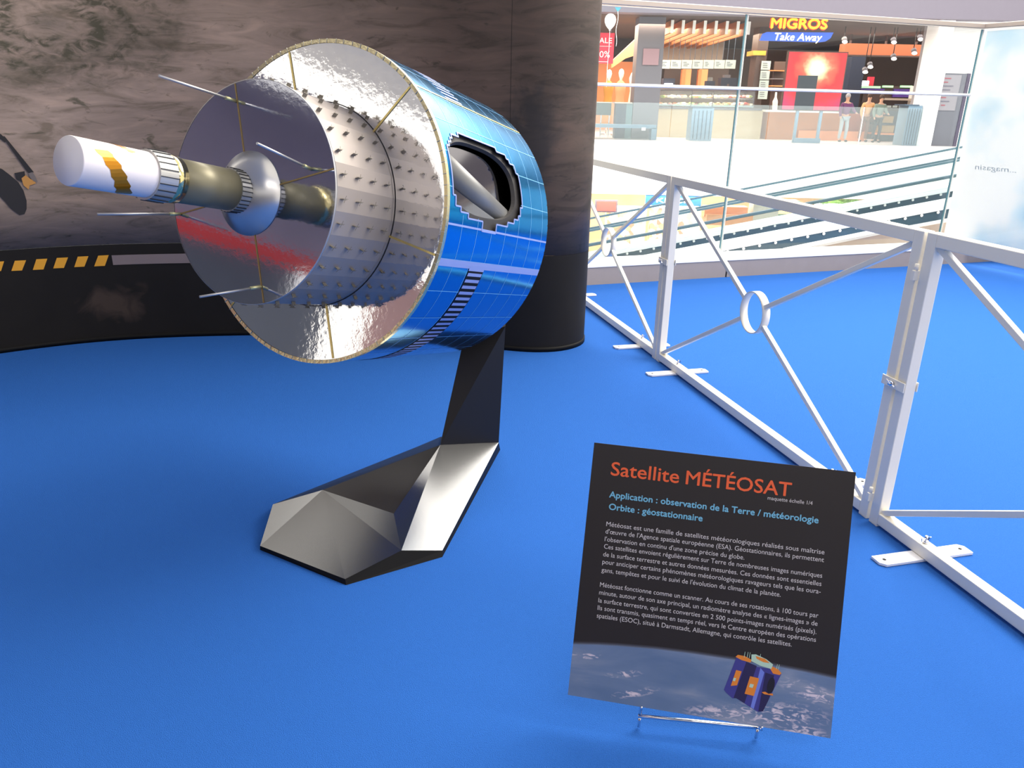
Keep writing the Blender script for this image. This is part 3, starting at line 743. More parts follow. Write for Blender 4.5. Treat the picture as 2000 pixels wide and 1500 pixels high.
# printed earth picture
def earth_mat():
    m = bpy.data.materials.new('earth_print'); m.use_nodes = True; nt = m.node_tree; bs = nt.nodes['Principled BSDF']; bs.inputs['Roughness'].default_value = .45; bs.inputs['Specular IOR Level'].default_value = .35
    N = nt.nodes.new; Lk = nt.links.new; uv = N('ShaderNodeUVMap'); sep = N('ShaderNodeSeparateXYZ'); Lk(uv.outputs[0], sep.inputs[0])
    def nz(sx, sy, det, dist):
        mp = N('ShaderNodeMapping'); mp.inputs['Scale'].default_value = (sx, sy, 1); Lk(uv.outputs[0], mp.inputs[0])
        n = N('ShaderNodeTexNoise'); n.inputs['Scale'].default_value = 1; n.inputs['Detail'].default_value = det; n.inputs['Distortion'].default_value = dist; Lk(mp.outputs[0], n.inputs['Vector']); return n.outputs['Fac']
    def ramp(src, stops):
        r = N('ShaderNodeValToRGB'); el = r.color_ramp.elements; el[0].position, el[0].color = stops[0]; el[1].position, el[1].color = stops[-1]
        for p, c in stops[1:-1]: e = el.new(p); e.color = c
        Lk(src, r.inputs[0]); return r.outputs[0]
    def mix(f, a, c):
        x = N('ShaderNodeMix'); x.data_type = 'RGBA'
        for s_, v in (('Factor', f), ('A', a), ('B', c)):
            if isinstance(v, tuple): x.inputs[s_].default_value = v
            elif isinstance(v, float): x.inputs[s_].default_value = v
            else: Lk(v, x.inputs[s_])
        return x.outputs['Result']
    def mth(op, a, c):
        x = N('ShaderNodeMath'); x.operation = op
        for i, v in enumerate((a, c)):
            if isinstance(v, float): x.inputs[i].default_value = v
            else: Lk(v, x.inputs[i])
        return x.outputs[0]
    c = ramp(nz(2.5, 9, 6, .6), [(.3, rgb(88, 110, 142)), (.5, rgb(106, 124, 152)), (.72, rgb(146, 152, 166))])
    # coastline clouds, lower right, and two speckled patches
    def blob(u0, v0, su, sv, sl=0.0):
        a = mth('DIVIDE', mth('SUBTRACT', sep.outputs[0], u0), su); d_ = mth('DIVIDE', mth('SUBTRACT', mth('SUBTRACT', sep.outputs[1], v0), mth('MULTIPLY', mth('SUBTRACT', sep.outputs[0], u0), sl)), sv)
        return ramp(mth('SQRT', mth('ADD', mth('MULTIPLY', a, a), mth('MULTIPLY', d_, d_)), 0.0), [(.35, (1, 1, 1, 1)), (1, (0, 0, 0, 1))])
    cl = ramp(nz(26, 60, 8, 1.2), [(.50, (0, 0, 0, 1)), (.60, (1, 1, 1, 1))])
    for q in ((.80, .055, .22, .055, .1), (.58, .03, .14, .028, .12), (.92, .155, .14, .04, -.2), (.21, .115, .08, .016, .2), (.26, .05, .10, .02, .3), (.06, .162, .08, .014, .1), (.9, .01, .1, .03, 0.0)):
        c = mix(mth('MULTIPLY', mth('MULTIPLY', blob(*q), cl), .85), c, rgb(226, 208, 212))
    Lk(c, bs.inputs['Base Color']); return m
b = MB(); uvl = b.bm.loops.layers.uv.new('UVMap')
hor = [(0, .199), (.09, .211), (.173, .219), (.322, .2295), (.47, .234), (.616, .2345), (.75, .235), (.87, .231), (1, .222)]
def hv(u):
    for (a_, x), (c_, y) in zip(hor, hor[1:]):
        if u <= c_: return x+(y-x)*(u-a_)/(c_-a_)
    return hor[-1][1]
n = 40
for i in range(n):
    u0, u1 = i/n, (i+1)/n
    f = b.face([BQ(u0, 0), BQ(u1, 0), BQ(u1, hv(u1)), BQ(u0, hv(u0))])
    for l, q in zip(f.loops, ((u0, 0), (u1, 0), (u1, hv(u1)), (u0, hv(u0)))): l[uvl].uv = q
    for j, cc in enumerate((.003, .007, .011)):
        f2 = b.face([BQ(u0, hv(u0)+(cc-.003-.0), .0004), BQ(u1, hv(u1)+(cc-.003), .0004), BQ(u1, hv(u1)+cc+.001, .0004), BQ(u0, hv(u0)+cc+.001, .0004)], j+1)
b.build('earth_picture', [earth_mat(), mat('haze_print_1', rgb(92, 98, 112), .45), mat('haze_print_2', rgb(68, 68, 76), .45), mat('haze_print_3', rgb(52, 48, 50), .45)], board, normals=False)
b = MB()
pm = [mat('print_violet', rgb(62, 58, 130), .45), mat('print_orange', rgb(224, 130, 40), .45), mat('print_dark', rgb(26, 20, 30), .45), mat('print_pale', rgb(178, 205, 180), .45), mat('print_bluelight', rgb(110, 125, 205), .45), mat('print_navy', rgb(38, 30, 72), .45)]
def pf(pts, mi, k): b.face([BQ(u, v, k) for u, v in pts], mi)
pf([(.631, .250), (.595, .116), (.605, .106), (.63, .089), (.644, .092), (.71, .062), (.73, .054), (.747, .059), (.801, .210), (.762, .222), (.70, .222)], 0, .0007)
pf([(.668, .235), (.634, .091), (.644, .092), (.676, .078), (.708, .225)], 5, .0009)
pf([(.722, .220), (.700, .068), (.712, .062), (.738, .205)], 4, .0009)
pf([(.742, .205), (.73, .056), (.747, .059), (.765, .11), (.775, .2)], 5, .0009)
pf([(.626, .247), (.634, .256), (.66, .255), (.687, .245), (.684, .234), (.65, .238)], 1, .0010)
pf([(.758, .222), (.765, .232), (.785, .226), (.801, .212), (.795, .204), (.77, .206)], 1, .0010)
pf([(.684, .265), (.700, .268), (.74, .256), (.767, .240), (.762, .222), (.72, .228), (.686, .240)], 3, .0011)
pf([(.700, .262), (.735, .256), (.755, .243), (.73, .243), (.705, .252)], 1, .0012)
pf([(.633, .198), (.654, .196), (.642, .141), (.619, .135)], 1, .0012)
pf([(.687, .183), (.721, .18), (.708, .111), (.673, .114)], 1, .0012)
pf([(.69, .155), (.704, .154), (.700, .14), (.687, .142)], 3, .0013)
pf([(.627, .168), (.636, .167), (.633, .155), (.624, .156)], 3, .0013)
el = [(.7665+.0135*math.cos(2*PI*k/16)+.1*.031*math.sin(2*PI*k/16), .160+.031*math.sin(2*PI*k/16)) for k in range(16)]
pf(el, 2, .0012); pf([(.735, .130), (.745, .124), (.778, .124), (.776, .132), (.76, .128), (.748, .134)], 1, .0013)
for u_ in (.657, .668, .676, .715, .78, .787):
    pf([(u_, .25 if u_ < .75 else .225), (u_+.002, .25 if u_ < .75 else .225), (u_+.0035, .272 if u_ < .75 else .243), (u_+.002, .272 if u_ < .75 else .243)], 3, .0012)
b.build('satellite_picture', pm, board, normals=False)
# easel
fl, fr_ = atz(1247, 1424, 0), atz(1476, 1446, 0)
eas = empty('wire_easel', fl, 'chrome wire easel on the carpet holding up the information board', 'easel')
up = Vector((0, 0, 1)); bk = (-BN); bk.z = 0; bk.normalize(); ex = (fr_-fl).normalized()
zb_ = .042
b = MB(); b.tube([fl+up*zb_-ex*.004, fr_+up*zb_+ex*.004], .0052, 14); b.build('front_bar', M_chrome, eas)
for p, sg in ((fl, 1), (fr_, -1)):
    under = p+bk*.035+up*.05
    b = MB(); b.tube([p+up*zb_, p+up*.012, p+up*.006+bk*.004], .0042, 10); b.build('front_leg', M_chrome, eas)
    tt_ = (p-BL).dot(bx)
    foot_on_board = BL+bx*tt_-BN*.012
    b = MB(); b.tube([p+up*zb_, foot_on_board+bz*(-.010), foot_on_board+bz*.06, foot_on_board+bz*.42], .004, 10); b.build('upright', M_chrome, eas)
    top = foot_on_board+bz*.42
    b = MB(); b.tube([top, Vector((top.x, top.y, 0))+bk*.30+up*.006], .004, 10); b.build('rear_leg', M_chrome, eas)
tl_, tr_ = BL+bx*((fl-BL).dot(bx))-BN*.012+bz*.42, BL+bx*((fr_-BL).dot(bx))-BN*.012+bz*.42
b = MB(); b.tube([tl_, tr_], .004, 10); b.build('cross_wire', M_chrome, eas)
for p in (fl, fr_):
    q = BL+bx*((p-BL).dot(bx)); b = MB(); b.tube([q-BN*.012-bz*.004, q+BN*.008-bz*.0045, q+BN*.010+bz*.006], .0026, 8); b.build('hook', M_chrome, eas)

# ================================================================== far side of the atrium
T12 = math.tan(R_(12.0))
YF = 28.0; ZFL = at(1400, 277, YF).z; ZFB = at(1200, 379, YF).z; ZUP = at(1800, 38, YF).z
M_fascia = mat('white_fascia', rgb(250, 249, 248), .6)
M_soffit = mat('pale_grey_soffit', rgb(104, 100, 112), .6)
M_shopfl = mat('gallery_floor', rgb(205, 196, 196), .4)
def struct(mb, name, m, **k): return tag(mb.build(name, m, **k), kind='structure')
b = MB(); b.box(-6, 46, YF, 46, ZFB, ZFL-.02); struct(b, 'trim_3', M_fascia)
b = MB(); b.box(-6, 46, YF-.02, 46, ZFL-.02, ZFL); struct(b, 'floor_gallery', M_shopfl)
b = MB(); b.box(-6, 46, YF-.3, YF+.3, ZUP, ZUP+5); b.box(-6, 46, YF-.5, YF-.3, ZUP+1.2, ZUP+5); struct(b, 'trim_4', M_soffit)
b = MB(); b.box(-6, 46, YF+.3, 46, ZUP+.02, ZUP+.3); struct(b, 'ceiling_gallery', mat('dark_shop_ceiling', rgb(66, 56, 56), .7))
b = MB(); b.box(-6, 46, 44, 44.2, ZFL, ZUP); struct(b, 'wall_gallery_back', mat('shop_back_wall', rgb(112, 88, 76), .7, var=.2, vscale=1.5))
b = MB(); b.box(-8, 46, 7.2, 46, -5.4, -5.2); struct(b, 'floor_lower', mat('lower_floor', rgb(236, 236, 238), .4))
b = MB(); b.box(-8, 46, 34, 34.2, -5.2, ZFB); struct(b, 'wall_lower_back', mat('lower_shop_wall', rgb(200, 150, 110), .7, var=.25, vscale=1.2))

def X(px, py, Y): return at(px, py, Y).x
def Zp(px, py, Y): return at(px, py, Y).z
def pb(b, x0, y0, x1, y1, Y, d=.3, mi=0, lean=None):
    xm, ym = (x0+x1)/2, (y0+y1)/2
    b.box(X(x0, ym, Y), X(x1, ym, Y), Y, Y+d, Zp(xm, y1, Y), Zp(xm, y0, Y), mi)
    return b
def base(px, py, Y): return at(px, py, Y)
def item(name, label, cat, boxes, group=None, bevel=0):
    """boxes: (part, [px boxes], Y, depth, material)"""
    x0 = min(q[0] for p in boxes for q in p[1]); x1 = max(q[2] for p in boxes for q in p[1]); y1 = max(q[3] for p in boxes for q in p[1])
    Y = boxes[0][2]
    root = empty(name, at((x0+x1)/2, y1, Y), label, cat, group); gz = ZFL if cat != 'rack' or y1 < 300 else None
    for part, bxs, Yq, d, m in boxes:
        b = MB()
        for q in bxs:
            if y1-3 <= q[3] <= y1+.1 and 225 < y1 < 300 and cat != 'crate': b.box(X(q[0], (q[1]+q[3])/2, Yq), X(q[2], (q[1]+q[3])/2, Yq), Yq, Yq+d, ZFL, Zp((q[0]+q[2])/2, q[1], Yq))
            else: pb(b, *q[:4], Yq, d, 0)
        b.build(part, m, root, bevel=bevel)
    return root

M_beige = mat('beige_counter', rgb(192, 172, 138), .5); M_wood = mat('warm_wood', rgb(190, 122, 72), .5, var=.12, vscale=3)
M_dwood = mat('dark_brown', rgb(76, 58, 52), .5); M_orange = mat('orange_wood', rgb(235, 150, 95), .5)
M_greyp = mat('grey_pillar_paint', rgb(104, 101, 108), .6); M_bg = mat('blue_grey_metal', rgb(118, 142, 162), .45); M_bgd = mat('blue_grey_dark', rgb(70, 88, 108), .5)
M_menu = mat('lit_menu_panel', rgb(176, 190, 186), .5, emit=rgb(232, 240, 236), estr=.12); M_paper = mat('white_paper', rgb(250, 248, 240), .6)
M_greige = mat('greige_wall', rgb(178, 164, 150), .6); M_navy = mat('dark_navy', rgb(38, 46, 66), .5)
M_lampe = mat('lamp_glow', rgb(255, 245, 235), .4, emit=rgb(255, 240, 230), estr=6)
M_red = mat('red_sale_print', rgb(222, 50, 72), .5)
M_haze = glass_mat('hazy_glass', (.93, .97, .98, 1), haze=.10)

area('shop_lamp_warm', (X(1400, 60, 33), 33, ZUP-.2), (0, 0, 0), 9, 5, 800, (1, .82, .64))
area('shop_lamp_left', (X(1215, 60, 32), 31.5, ZUP-.2), (0, 0, 0), 2.5, 5, 420, (1, .72, .5))
area('shop_lamp_right', (X(1700, 60, 33), 33, ZUP-.2), (0, 0, 0), 8, 5, 360, (1, .84, .74))
area('lower_shop_lamp', (6, 31, ZFB-.2), (0, 0, 0), 12, 4, 900, (1, .9, .75))

area('display_case_fill', (X(1380, 180, 31.3), 31.3, Zp(1380, 181, 31.3)), (0, 0, 0), 3.0, .3, 70, (1, .85, .65))  # added fill that brightens the food inside the case
# shop partitions and pillars
b = MB(); pb(b, 1241, 22, 1292, 274, 29.2, .9); pb(b, 1256, 95, 1287, 127, 29.15, .05, 1)
struct(b, 'wall_pillar', [M_greyp, mat('faded_poster', rgb(150, 118, 124), .6)])
b = MB(); pb(b, 1831, -160, 1861, 300, YF+.08, .8); struct(b, 'wall_white_pillar', M_fascia)
b = MB(); pb(b, 1861, -160, 2150, 290, YF+.5, .4); struct(b, 'wall_gallery_right', M_fascia)
b = MB(); b.box(X(1797, 160, 29), X(1816, 160, 29)+.3, 28.9, 29.4, ZFL, ZUP); struct(b, 'wall_shop_side', mat('mauve_grey_side', rgb(150, 146, 152), .6))
b = MB(); pb(b, 1292, 40, 1416, 120, 38, .2); pb(b, 1292, 120, 1416, 300, 38, .2, 1); struct(b, 'wall_kitchen', [M_greige, M_dwood])

# slatted ceiling with pale fin ends
root = empty('slatted_ceiling', at(1400, 40, 30), 'row of wooden ceiling slats with white front ends above the food counter', 'ceiling slats')
for k in range(8):
    x = X(1314+21.5*k, 40, 29.6); b = MB(); b.box(x-.045, x+.045, 29.62, 40, ZUP-.42, ZUP-.02); b.box(x-.05, x+.05, 29.6, 29.62, ZUP-.44, ZUP-.02, 1)
    b.build('slat', [M_wood, M_paper], root)

# food counter
item('service_counter', 'long beige service counter below the menu panels', 'counter', [('body', [(1285, 214, 1488, 262)], 31, .9, M_beige), ('worktop', [(1284, 210, 1489, 214)], 30.95, 1.0, M_greyp)])
root = empty('food_display_case', at(1380, 210, 31), 'glass food display case full of pastries on the beige counter', 'display case')
b = MB(); pb(b, 1285, 178, 1474, 208, 31.05, .02); b.build('front_glass', M_haze, root)
b = MB(); pb(b, 1285, 176, 1474, 178.5, 31.05, .8); pb(b, 1285, 191, 1474, 192.5, 31.3, .5); b.build('shelf', M_greyp, root)
for x in (1284, 1350, 1392, 1442, 1472):
    b = MB(); pb(b, x, 178, x+1.6, 208, 31.04, .05); b.build('upright', M_greyp, root)
b = MB(); pb(b, 1288, 205.5, 1472, 208, 31.1, .7); b.build('glow_tray', M_menu, root)  # tray given a faint glow to brighten the food
fm = [mat('bread_crust', rgb(214, 140, 80), .6), mat('cream_cake', rgb(246, 222, 190), .6), mat('red_berry', rgb(190, 60, 50), .5), mat('green_salad', rgb(150, 170, 80), .6)]
b = MB()
for k in range(150):
    x = random.uniform(1289, 1470); y = random.choice((204.5, 202.5, 188.5))
    p = at(x, y, 31.2+random.random()*.4); b.sphere(p, random.uniform(.05, .09), 6, (1.3, 1, .7), random.choice((0, 0, 1, 1, 2, 3)))
o = b.build('assorted_pastries', fm, rel=at(1380, 208, 31.3)); tag(o, 'assorted pastries and salads packed inside the lit glass case', 'pastries', kind='stuff')
for k in range(7):
    b = MB(); pb(b, 1289+21.3*k, 117, 1309+21.3*k, 134, 33, .06)
    for xx in (1293, 1305): x_ = X(xx+21.3*k, 117, 33); b.box(x_-.008, x_+.008, 33.02, 33.036, Zp(1300, 118, 33), ZUP+.02, 1)
    for j in range(3): pb(b, 1292+21.3*k, 121+j*3.5, 1292+21.3*k+random.uniform(5, 12), 122+j*3.5, 32.99, .01, 1)
    o = b.build('menu_panel', [M_menu, M_bgd], rel=at(1299+21.3*k, 134, 33))
    tag(o, ('leftmost lit menu panel above the food counter', 'second lit menu panel from the left above the counter', 'third lit menu panel from the left above the counter', 'middle lit menu panel of the seven above the counter', 'third lit menu panel from the right above the counter', 'second lit menu panel from the right above the counter', 'rightmost lit menu panel above the food counter')[k], 'menu panel', 'lit menu panels')
item('wall_cabinet', 'tall orange wood cabinet behind the left half of the counter', 'cabinet', [('body', [(1330, 135, 1346, 240)], 36.5, .5, M_orange), ('door', [(1331, 136, 1338, 171)], 36.46, .04, M_wood)])
item('wall_cabinet', 'narrow orange wood cabinet behind the middle of the counter', 'cabinet', [('body', [(1362, 135, 1378, 240)], 36.5, .5, M_orange), ('door', [(1363, 136, 1369, 171)], 36.46, .04, M_wood)])
item('back_counter', 'low dark work counter behind the display case carrying the machines', 'counter', [('body', [(1288, 176, 1446, 262)], 32.8, 1.6, M_dwood), ('top', [(1287, 173.2, 1447, 176)], 32.75, 1.7, M_greyp)])
item('coffee_machine', 'dark coffee machine behind the counter under the right menu panels', 'coffee machine', [('body', [(1408, 152, 1440, 173)], 33, .5, M_navy), ('hopper', [(1415, 146, 1427, 152)], 33.1, .3, M_greyp), ('spout', [(1420, 164, 1424, 170)], 32.95, .05, M_chrome)])
item('coffee_grinder', 'small dark grinder beside the coffee machine behind the counter', 'grinder', [('body', [(1380, 158, 1396, 173)], 33, .4, M_navy), ('hopper', [(1384, 151, 1392, 158)], 33.1, .2, M_haze)])
item('microwave_oven', 'dark oven with bright shelf behind the left end of counter', 'oven', [('body', [(1296, 153, 1318, 173)], 33, .5, M_navy), ('shelf_light', [(1298, 163, 1314, 166)], 32.95, .05, M_lampe)])
item('brown_pillar', 'dark brown square pillar right of the food counter', 'pillar', [('shaft', [(1474, 20, 1494, 262)], 32.0, .8, M_dwood), ('yellow_band', [(1471, 99, 1496, 108)], 31.96, .88, mat('yellow_band', rgb(214, 160, 60), .5))])
for k in range(4):
    y0 = 119+19*k; b = MB(); pb(b, 1487-2.0*k, y0, 1505-2.0*k, y0+17.5, 31.93, .03)
    for j in range(3): pb(b, 1490-2*k, y0+4+4*j, 1499-2*k, y0+5+4*j, 31.92, .01, 1)
    o = b.build('notice_sheet', [M_menu, M_greyp], rel=at(1496-2*k, y0+17, 31.93)); tag(o, 'white notice sheet on the brown pillar, '+('topmost', 'second from top', 'third from top', 'lowest')[k]+' of four', 'notice', 'notice sheets on the brown pillar')

# slatted bins
def bin_(x0, x1, y0, y1, Y, label):
    root = empty('slatted_bin', at((x0+x1)/2, y1, Y), label, 'bin', 'slatted metal bins')
    b = MB(); b.box(X(x0, (y0+y1)/2, Y), X(x1, (y0+y1)/2, Y), Y, Y+.7, ZFL, Zp((x0+x1)/2, y0, Y)); b.build('body', M_bg, root)
    b = MB(); pb(b, x0-1, y0-2, x1+1, y0, Y-.03, .76); b.build('lid', M_bgd, root)
    b = MB(); n = 5
    for k in range(n): x = x0+(x1-x0)*(k+.7)/(n+.4); pb(b, x-.9, y0+6, x+.9, y1-2, Y-.012, .012)
    b.build('slots', M_bgd, root)
bin_(1350, 1392, 210, 274, 28.6, 'blue-grey slatted bin standing in front of the beige counter')
bin_(1768, 1795, 206, 284, 28.1, 'blue-grey slatted bin beside the white pillar')

# shop sign with the words as in the photograph
root = empty('shop_sign', at(1560, 82, 29), 'red and yellow lettering over a blue plate hung above the takeaway', 'sign')
XX, ZZ = Vector((1, 0, 0)), Vector((0, 0, 1)); Ys = 28.7
def sign_text(b, body, x0, x1, yb, cap, Y, bold, k=0, mi=0, shear=0.0):
    O = Vector((0, Y-k, 0)); xm = (x0+x1)/2; put_text(b, body, O, XX, ZZ, X(x0, yb, Y), X(x1, yb, Y), Zp(xm, yb, Y), cap*Y/1702, bold, mi, shear)
M_sred = mat('sign_red', rgb(226, 50, 20), .4, emit=rgb(226, 50, 20), estr=.6); M_syel = mat('sign_yellow', rgb(255, 196, 40), .4, emit=rgb(255, 190, 40), estr=.9)
M_sblue = mat('sign_blue', rgb(40, 84, 200), .4, emit=rgb(40, 84, 200), estr=.45); M_scream = mat('sign_cream', rgb(250, 244, 170), .4, emit=rgb(250, 244, 170), estr=.9)
b = MB(); sign_text(b, 'MIGROS', 1505, 1614, 55.5, 18, Ys, .13, 0); b.build('letter_outline', M_sred, root, normals=False)
b = MB(); sign_text(b, 'MIGROS', 1505, 1614, 55.5, 18, Ys, .05, .03); b.build('lettering', M_syel, root, normals=False)
b = MB()
def P_(x, y, Y=Ys): return at(x, y, Y)
b.prism([P_(1484, 79), P_(1490, 66), P_(1498, 62.5), P_(1628, 63.5), P_(1622, 75), P_(1612, 81), P_(1600, 82.5)], (0, .08, 0)); b.build('blue_plate', M_sblue, root)
b = MB(); sign_text(b, 'Take Away', 1510, 1603, 79, 13.5, Ys-.02, .022, 0, shear=.2); b.build('lettering', M_scream, root, normals=False)

# red screen
def screen_mat():
    m = bpy.data.materials.new('red_explosion_screen'); m.use_nodes = True; nt = m.node_tree; bs = nt.nodes['Principled BSDF']; N = nt.nodes.new; Lk = nt.links.new
    uv = N('ShaderNodeUVMap'); sb = N('ShaderNodeVectorMath'); sb.operation = 'SUBTRACT'; sb.inputs[1].default_value = (.52, .74, 0); Lk(uv.outputs[0], sb.inputs[0])
    ln = N('ShaderNodeVectorMath'); ln.operation = 'LENGTH'; Lk(sb.outputs[0], ln.inputs[0])
    nz = N('ShaderNodeTexNoise'); nz.inputs['Scale'].default_value = 5; nz.inputs['Detail'].default_value = 5; Lk(uv.outputs[0], nz.inputs[0])
    ad = N('ShaderNodeMath'); ad.operation = 'MULTIPLY_ADD'; Lk(nz.outputs['Fac'], ad.inputs[0]); ad.inputs[1].default_value = .3; Lk(ln.outputs['Value'], ad.inputs[2])
    rp = N('ShaderNodeValToRGB'); e = rp.color_ramp.elements; e[0].position = .24; e[0].color = rgb(255, 250, 225); e[1].position = .95; e[1].color = rgb(214, 60, 110)
    for p, c in ((.33, rgb(255, 225, 170)), (.42, rgb(240, 110, 80)), (.55, rgb(222, 40, 48)), (.75, rgb(236, 48, 60))): x = e.new(p); x.color = c
    Lk(ad.outputs[0], rp.inputs[0])
    sp = N('ShaderNodeSeparateXYZ'); Lk(uv.outputs[0], sp.inputs[0])
    a = N('ShaderNodeMath'); a.operation = 'SUBTRACT'; Lk(sp.outputs[0], a.inputs[0]); a.inputs[1].default_value = .38
    a2 = N('ShaderNodeMath'); a2.operation = 'ABSOLUTE'; Lk(a.outputs[0], a2.inputs[0])
    c1 = N('ShaderNodeMath'); c1.operation = 'LESS_THAN'; Lk(a2.outputs[0], c1.inputs[0]); c1.inputs[1].default_value = .17
    c2 = N('ShaderNodeMath'); c2.operation = 'LESS_THAN'; Lk(sp.outputs[1], c2.inputs[0]); c2.inputs[1].default_value = .60
    c3 = N('ShaderNodeMath'); c3.operation = 'MULTIPLY'; Lk(c1.outputs[0], c3.inputs[0]); Lk(c2.outputs[0], c3.inputs[1])
    mx = N('ShaderNodeMix'); mx.data_type = 'RGBA'; Lk(c3.outputs[0], mx.inputs['Factor']); Lk(rp.outputs[0], mx.inputs['A']); mx.inputs['B'].default_value = rgb(52, 60, 70)
    Lk(mx.outputs['Result'], bs.inputs['Emission Color']); bs.inputs['Emission Strength'].default_value = .85; bs.inputs['Base Color'].default_value = (.02, .02, .02, 1); bs.inputs['Roughness'].default_value = .3
    return m
root = empty('red_screen', at(1590, 278, 28.6), 'large red screen with a fiery burst, standing on two pale legs', 'screen')
b = MB(); uvl = b.bm.loops.layers.uv.new('UVMap'); xa, xb, za, zb2 = X(1534, 158, 28.6), X(1647, 158, 28.6), Zp(1590, 215, 28.6), Zp(1590, 102, 28.6)
f = b.face([(xa, 28.59, za), (xb, 28.59, za), (xb, 28.59, zb2), (xa, 28.59, zb2)])
for l, q in zip(f.loops, ((0, 0), (1, 0), (1, 1), (0, 1))): l[uvl].uv = q
b.build('display', screen_mat(), root, normals=False)
b = MB(); b.box(xa-.03, xb+.03, 28.6, 28.75, za-.03, zb2+.03); b.build('housing', M_dwood, root)
for x in (1552, 1598):
    b = MB(); pb(b, x, 215, x+5, 279, 28.62, .1); b.build('leg', M_bg, root)
b = MB(); pb(b, 1550, 270, 1602, 280, 28.58, .16); b.build('foot_bar', M_bg, root)
item('takeaway_counter', 'orange-brown wooden counter with pale top behind the red screen', 'counter', [('body', [(1498, 220, 1640, 262)], 31.2, .8, M_wood), ('worktop', [(1496, 216, 1642, 220)], 31.15, .95, M_paper), ('side_panel', [(1640, 222, 1692, 262)], 31.4, .6, mat('red_brown_wood', rgb(170, 92, 62), .5)), ('plinth', [(1560, 256, 1694, 259)], 31.1, .05, M_orange)])
# bakery shelves behind
item('wine_shelf', 'dark wall shelf with bottles left of the red screen', 'shelf', [('back', [(1506, 120, 1535, 245)], 34, .1, M_dwood), ('board', [(1506, 137, 1535, 139)], 33.7, .35, M_wood), ('board', [(1506, 153, 1535, 155)], 33.7, .35, M_greyp), ('board', [(1506, 167, 1535, 169)], 33.7, .35, M_orange)])
b = MB(); b.tube([at(1513, 216, 31.3), at(1514, 198, 31.3), at(1515, 190, 31.3), at(1516, 180, 31.3)], [.09, .1, .04, .035], 12); tag(b.build('white_bottle', M_paper, rel=at(1513, 216, 31.3)), 'white bottle standing on the takeaway counter left of red screen', 'bottle')

# right hand shop
item('dark_column', 'nearly black square column right of the red screen', 'column', [('shaft', [(1653, 110, 1680, 262)], 33, .9, M_navy), ('base', [(1651, 256, 1682, 262)], 32.95, 1.0, M_dwood)])
item('orange_bulkhead', 'orange-brown ceiling bulkhead above the right shop', 'bulkhead', [('band', [(1650, 86, 1812, 108)], 34, .6, mat('terracotta', rgb(186, 104, 66), .6)), ('lower_edge', [(1650, 108, 1812, 111)], 33.95, .65, M_dwood), ('hanger', [(1665, 20, 1668, 87), (1735, 20, 1738, 87), (1795, 20, 1798, 87)], 34.2, .08, M_dwood)])
spots = [(1650, 82), (1746, 83), (1798, 77), (1786, 104), (1746, 115), (1700, 131), (1690, 141), (1390, 40), (1321, 60)]
slab = ['beside the blue sign plate', 'above the orange bulkhead, left of two', 'top right beside the side wall', 'low on the orange bulkhead at right', 'under the orange bulkhead in the middle', 'upper of a close pair over the fridge', 'lower of a close pair over the fridge', 'between slats above the menu panels', 'above the left menu panels']
for (x, y), l_ in zip(spots, slab):
    root = empty('spotlight', at(x, y, 31), 'small white spotlight '+l_, 'spotlight', 'shop ceiling spotlights')
    p = at(x, y, 31); b = MB(); b.tube([p+Vector((0, .02, .03)), p+Vector((0, .12, .13))], .09, 14); b.build('housing', M_greyp, root)
    b = MB(); b.sphere(p, .075, 12, (1.3, .5, .7)); b.build('lens', M_lampe, root)
    b = MB(); b.tube([p+Vector((0, .12, .12)), Vector((p.x, p.y+.12, ZUP+.02))], .015, 6); b.build('stem', M_dark, root)
item('refrigerated_shelf', 'lit refrigerated shelf unit with green and white strips and white end frame', 'fridge', [('cabinet', [(1682, 168, 1782, 246)], 33.6, .8, M_dwood), ('lit_strip', [(1677, 168, 1720, 172), (1725, 167, 1745, 171), (1760, 167, 1782, 171)], 33.5, .1, mat('green_strip', rgb(150, 215, 150), .4, emit=rgb(160, 225, 160), estr=.8)), ('screen_bank', [(1676, 173, 1728, 176), (1745, 174, 1780, 190)], 33.5, .1, mat('violet_strip', rgb(80, 50, 140), .4)), ('price_rail', [(1733, 206, 1741, 210), (1744, 206, 1753, 210), (1756, 206, 1761, 210)], 33.4, .05, M_menu), ('shelf', [(1728, 192, 1782, 196)], 33.2, .5, M_greige), ('end_frame', [(1782, 168, 1787, 204)], 33.2, .3, M_paper)])
item('red_lamp_box', 'glowing white and red lamp box above the refrigerated shelf', 'lamp', [('glow', [(1684, 158, 1697, 168)], 33.7, .2, M_lampe), ('surround', [(1697, 150, 1707, 168)], 33.7, .2, M_red)])
for (y0, y1, x0, x1, l_) in ((226, 240, 1724, 1745, 'upper cardboard-brown crate right of the shoppers'), (244, 259, 1718, 1746, 'lower tan crate right of the shoppers, under the other crate')):
    item('crate', l_, 'crate', [('body', [(x0, y0, x1, y1)], 31, .5, mat('tan_crate', rgb(186, 148, 96), .6) if 'tan_crate' not in bpy.data.materials else bpy.data.materials['tan_crate']), ('rim', [(x0-1, y0-1, x1+1, y0+1)], 30.97, .56, M_dwood)])
item('crate_rack', 'dark rack holding the two tan crates', 'rack', [('back_frame', [(1714, 216, 1750, 270)], 31.7, .1, M_navy), ('shelf', [(1714, 240.5, 1750, 243)], 30.95, .8, M_navy), ('bottom_shelf', [(1712, 260, 1750, 263.5)], 30.95, .8, M_orange)])
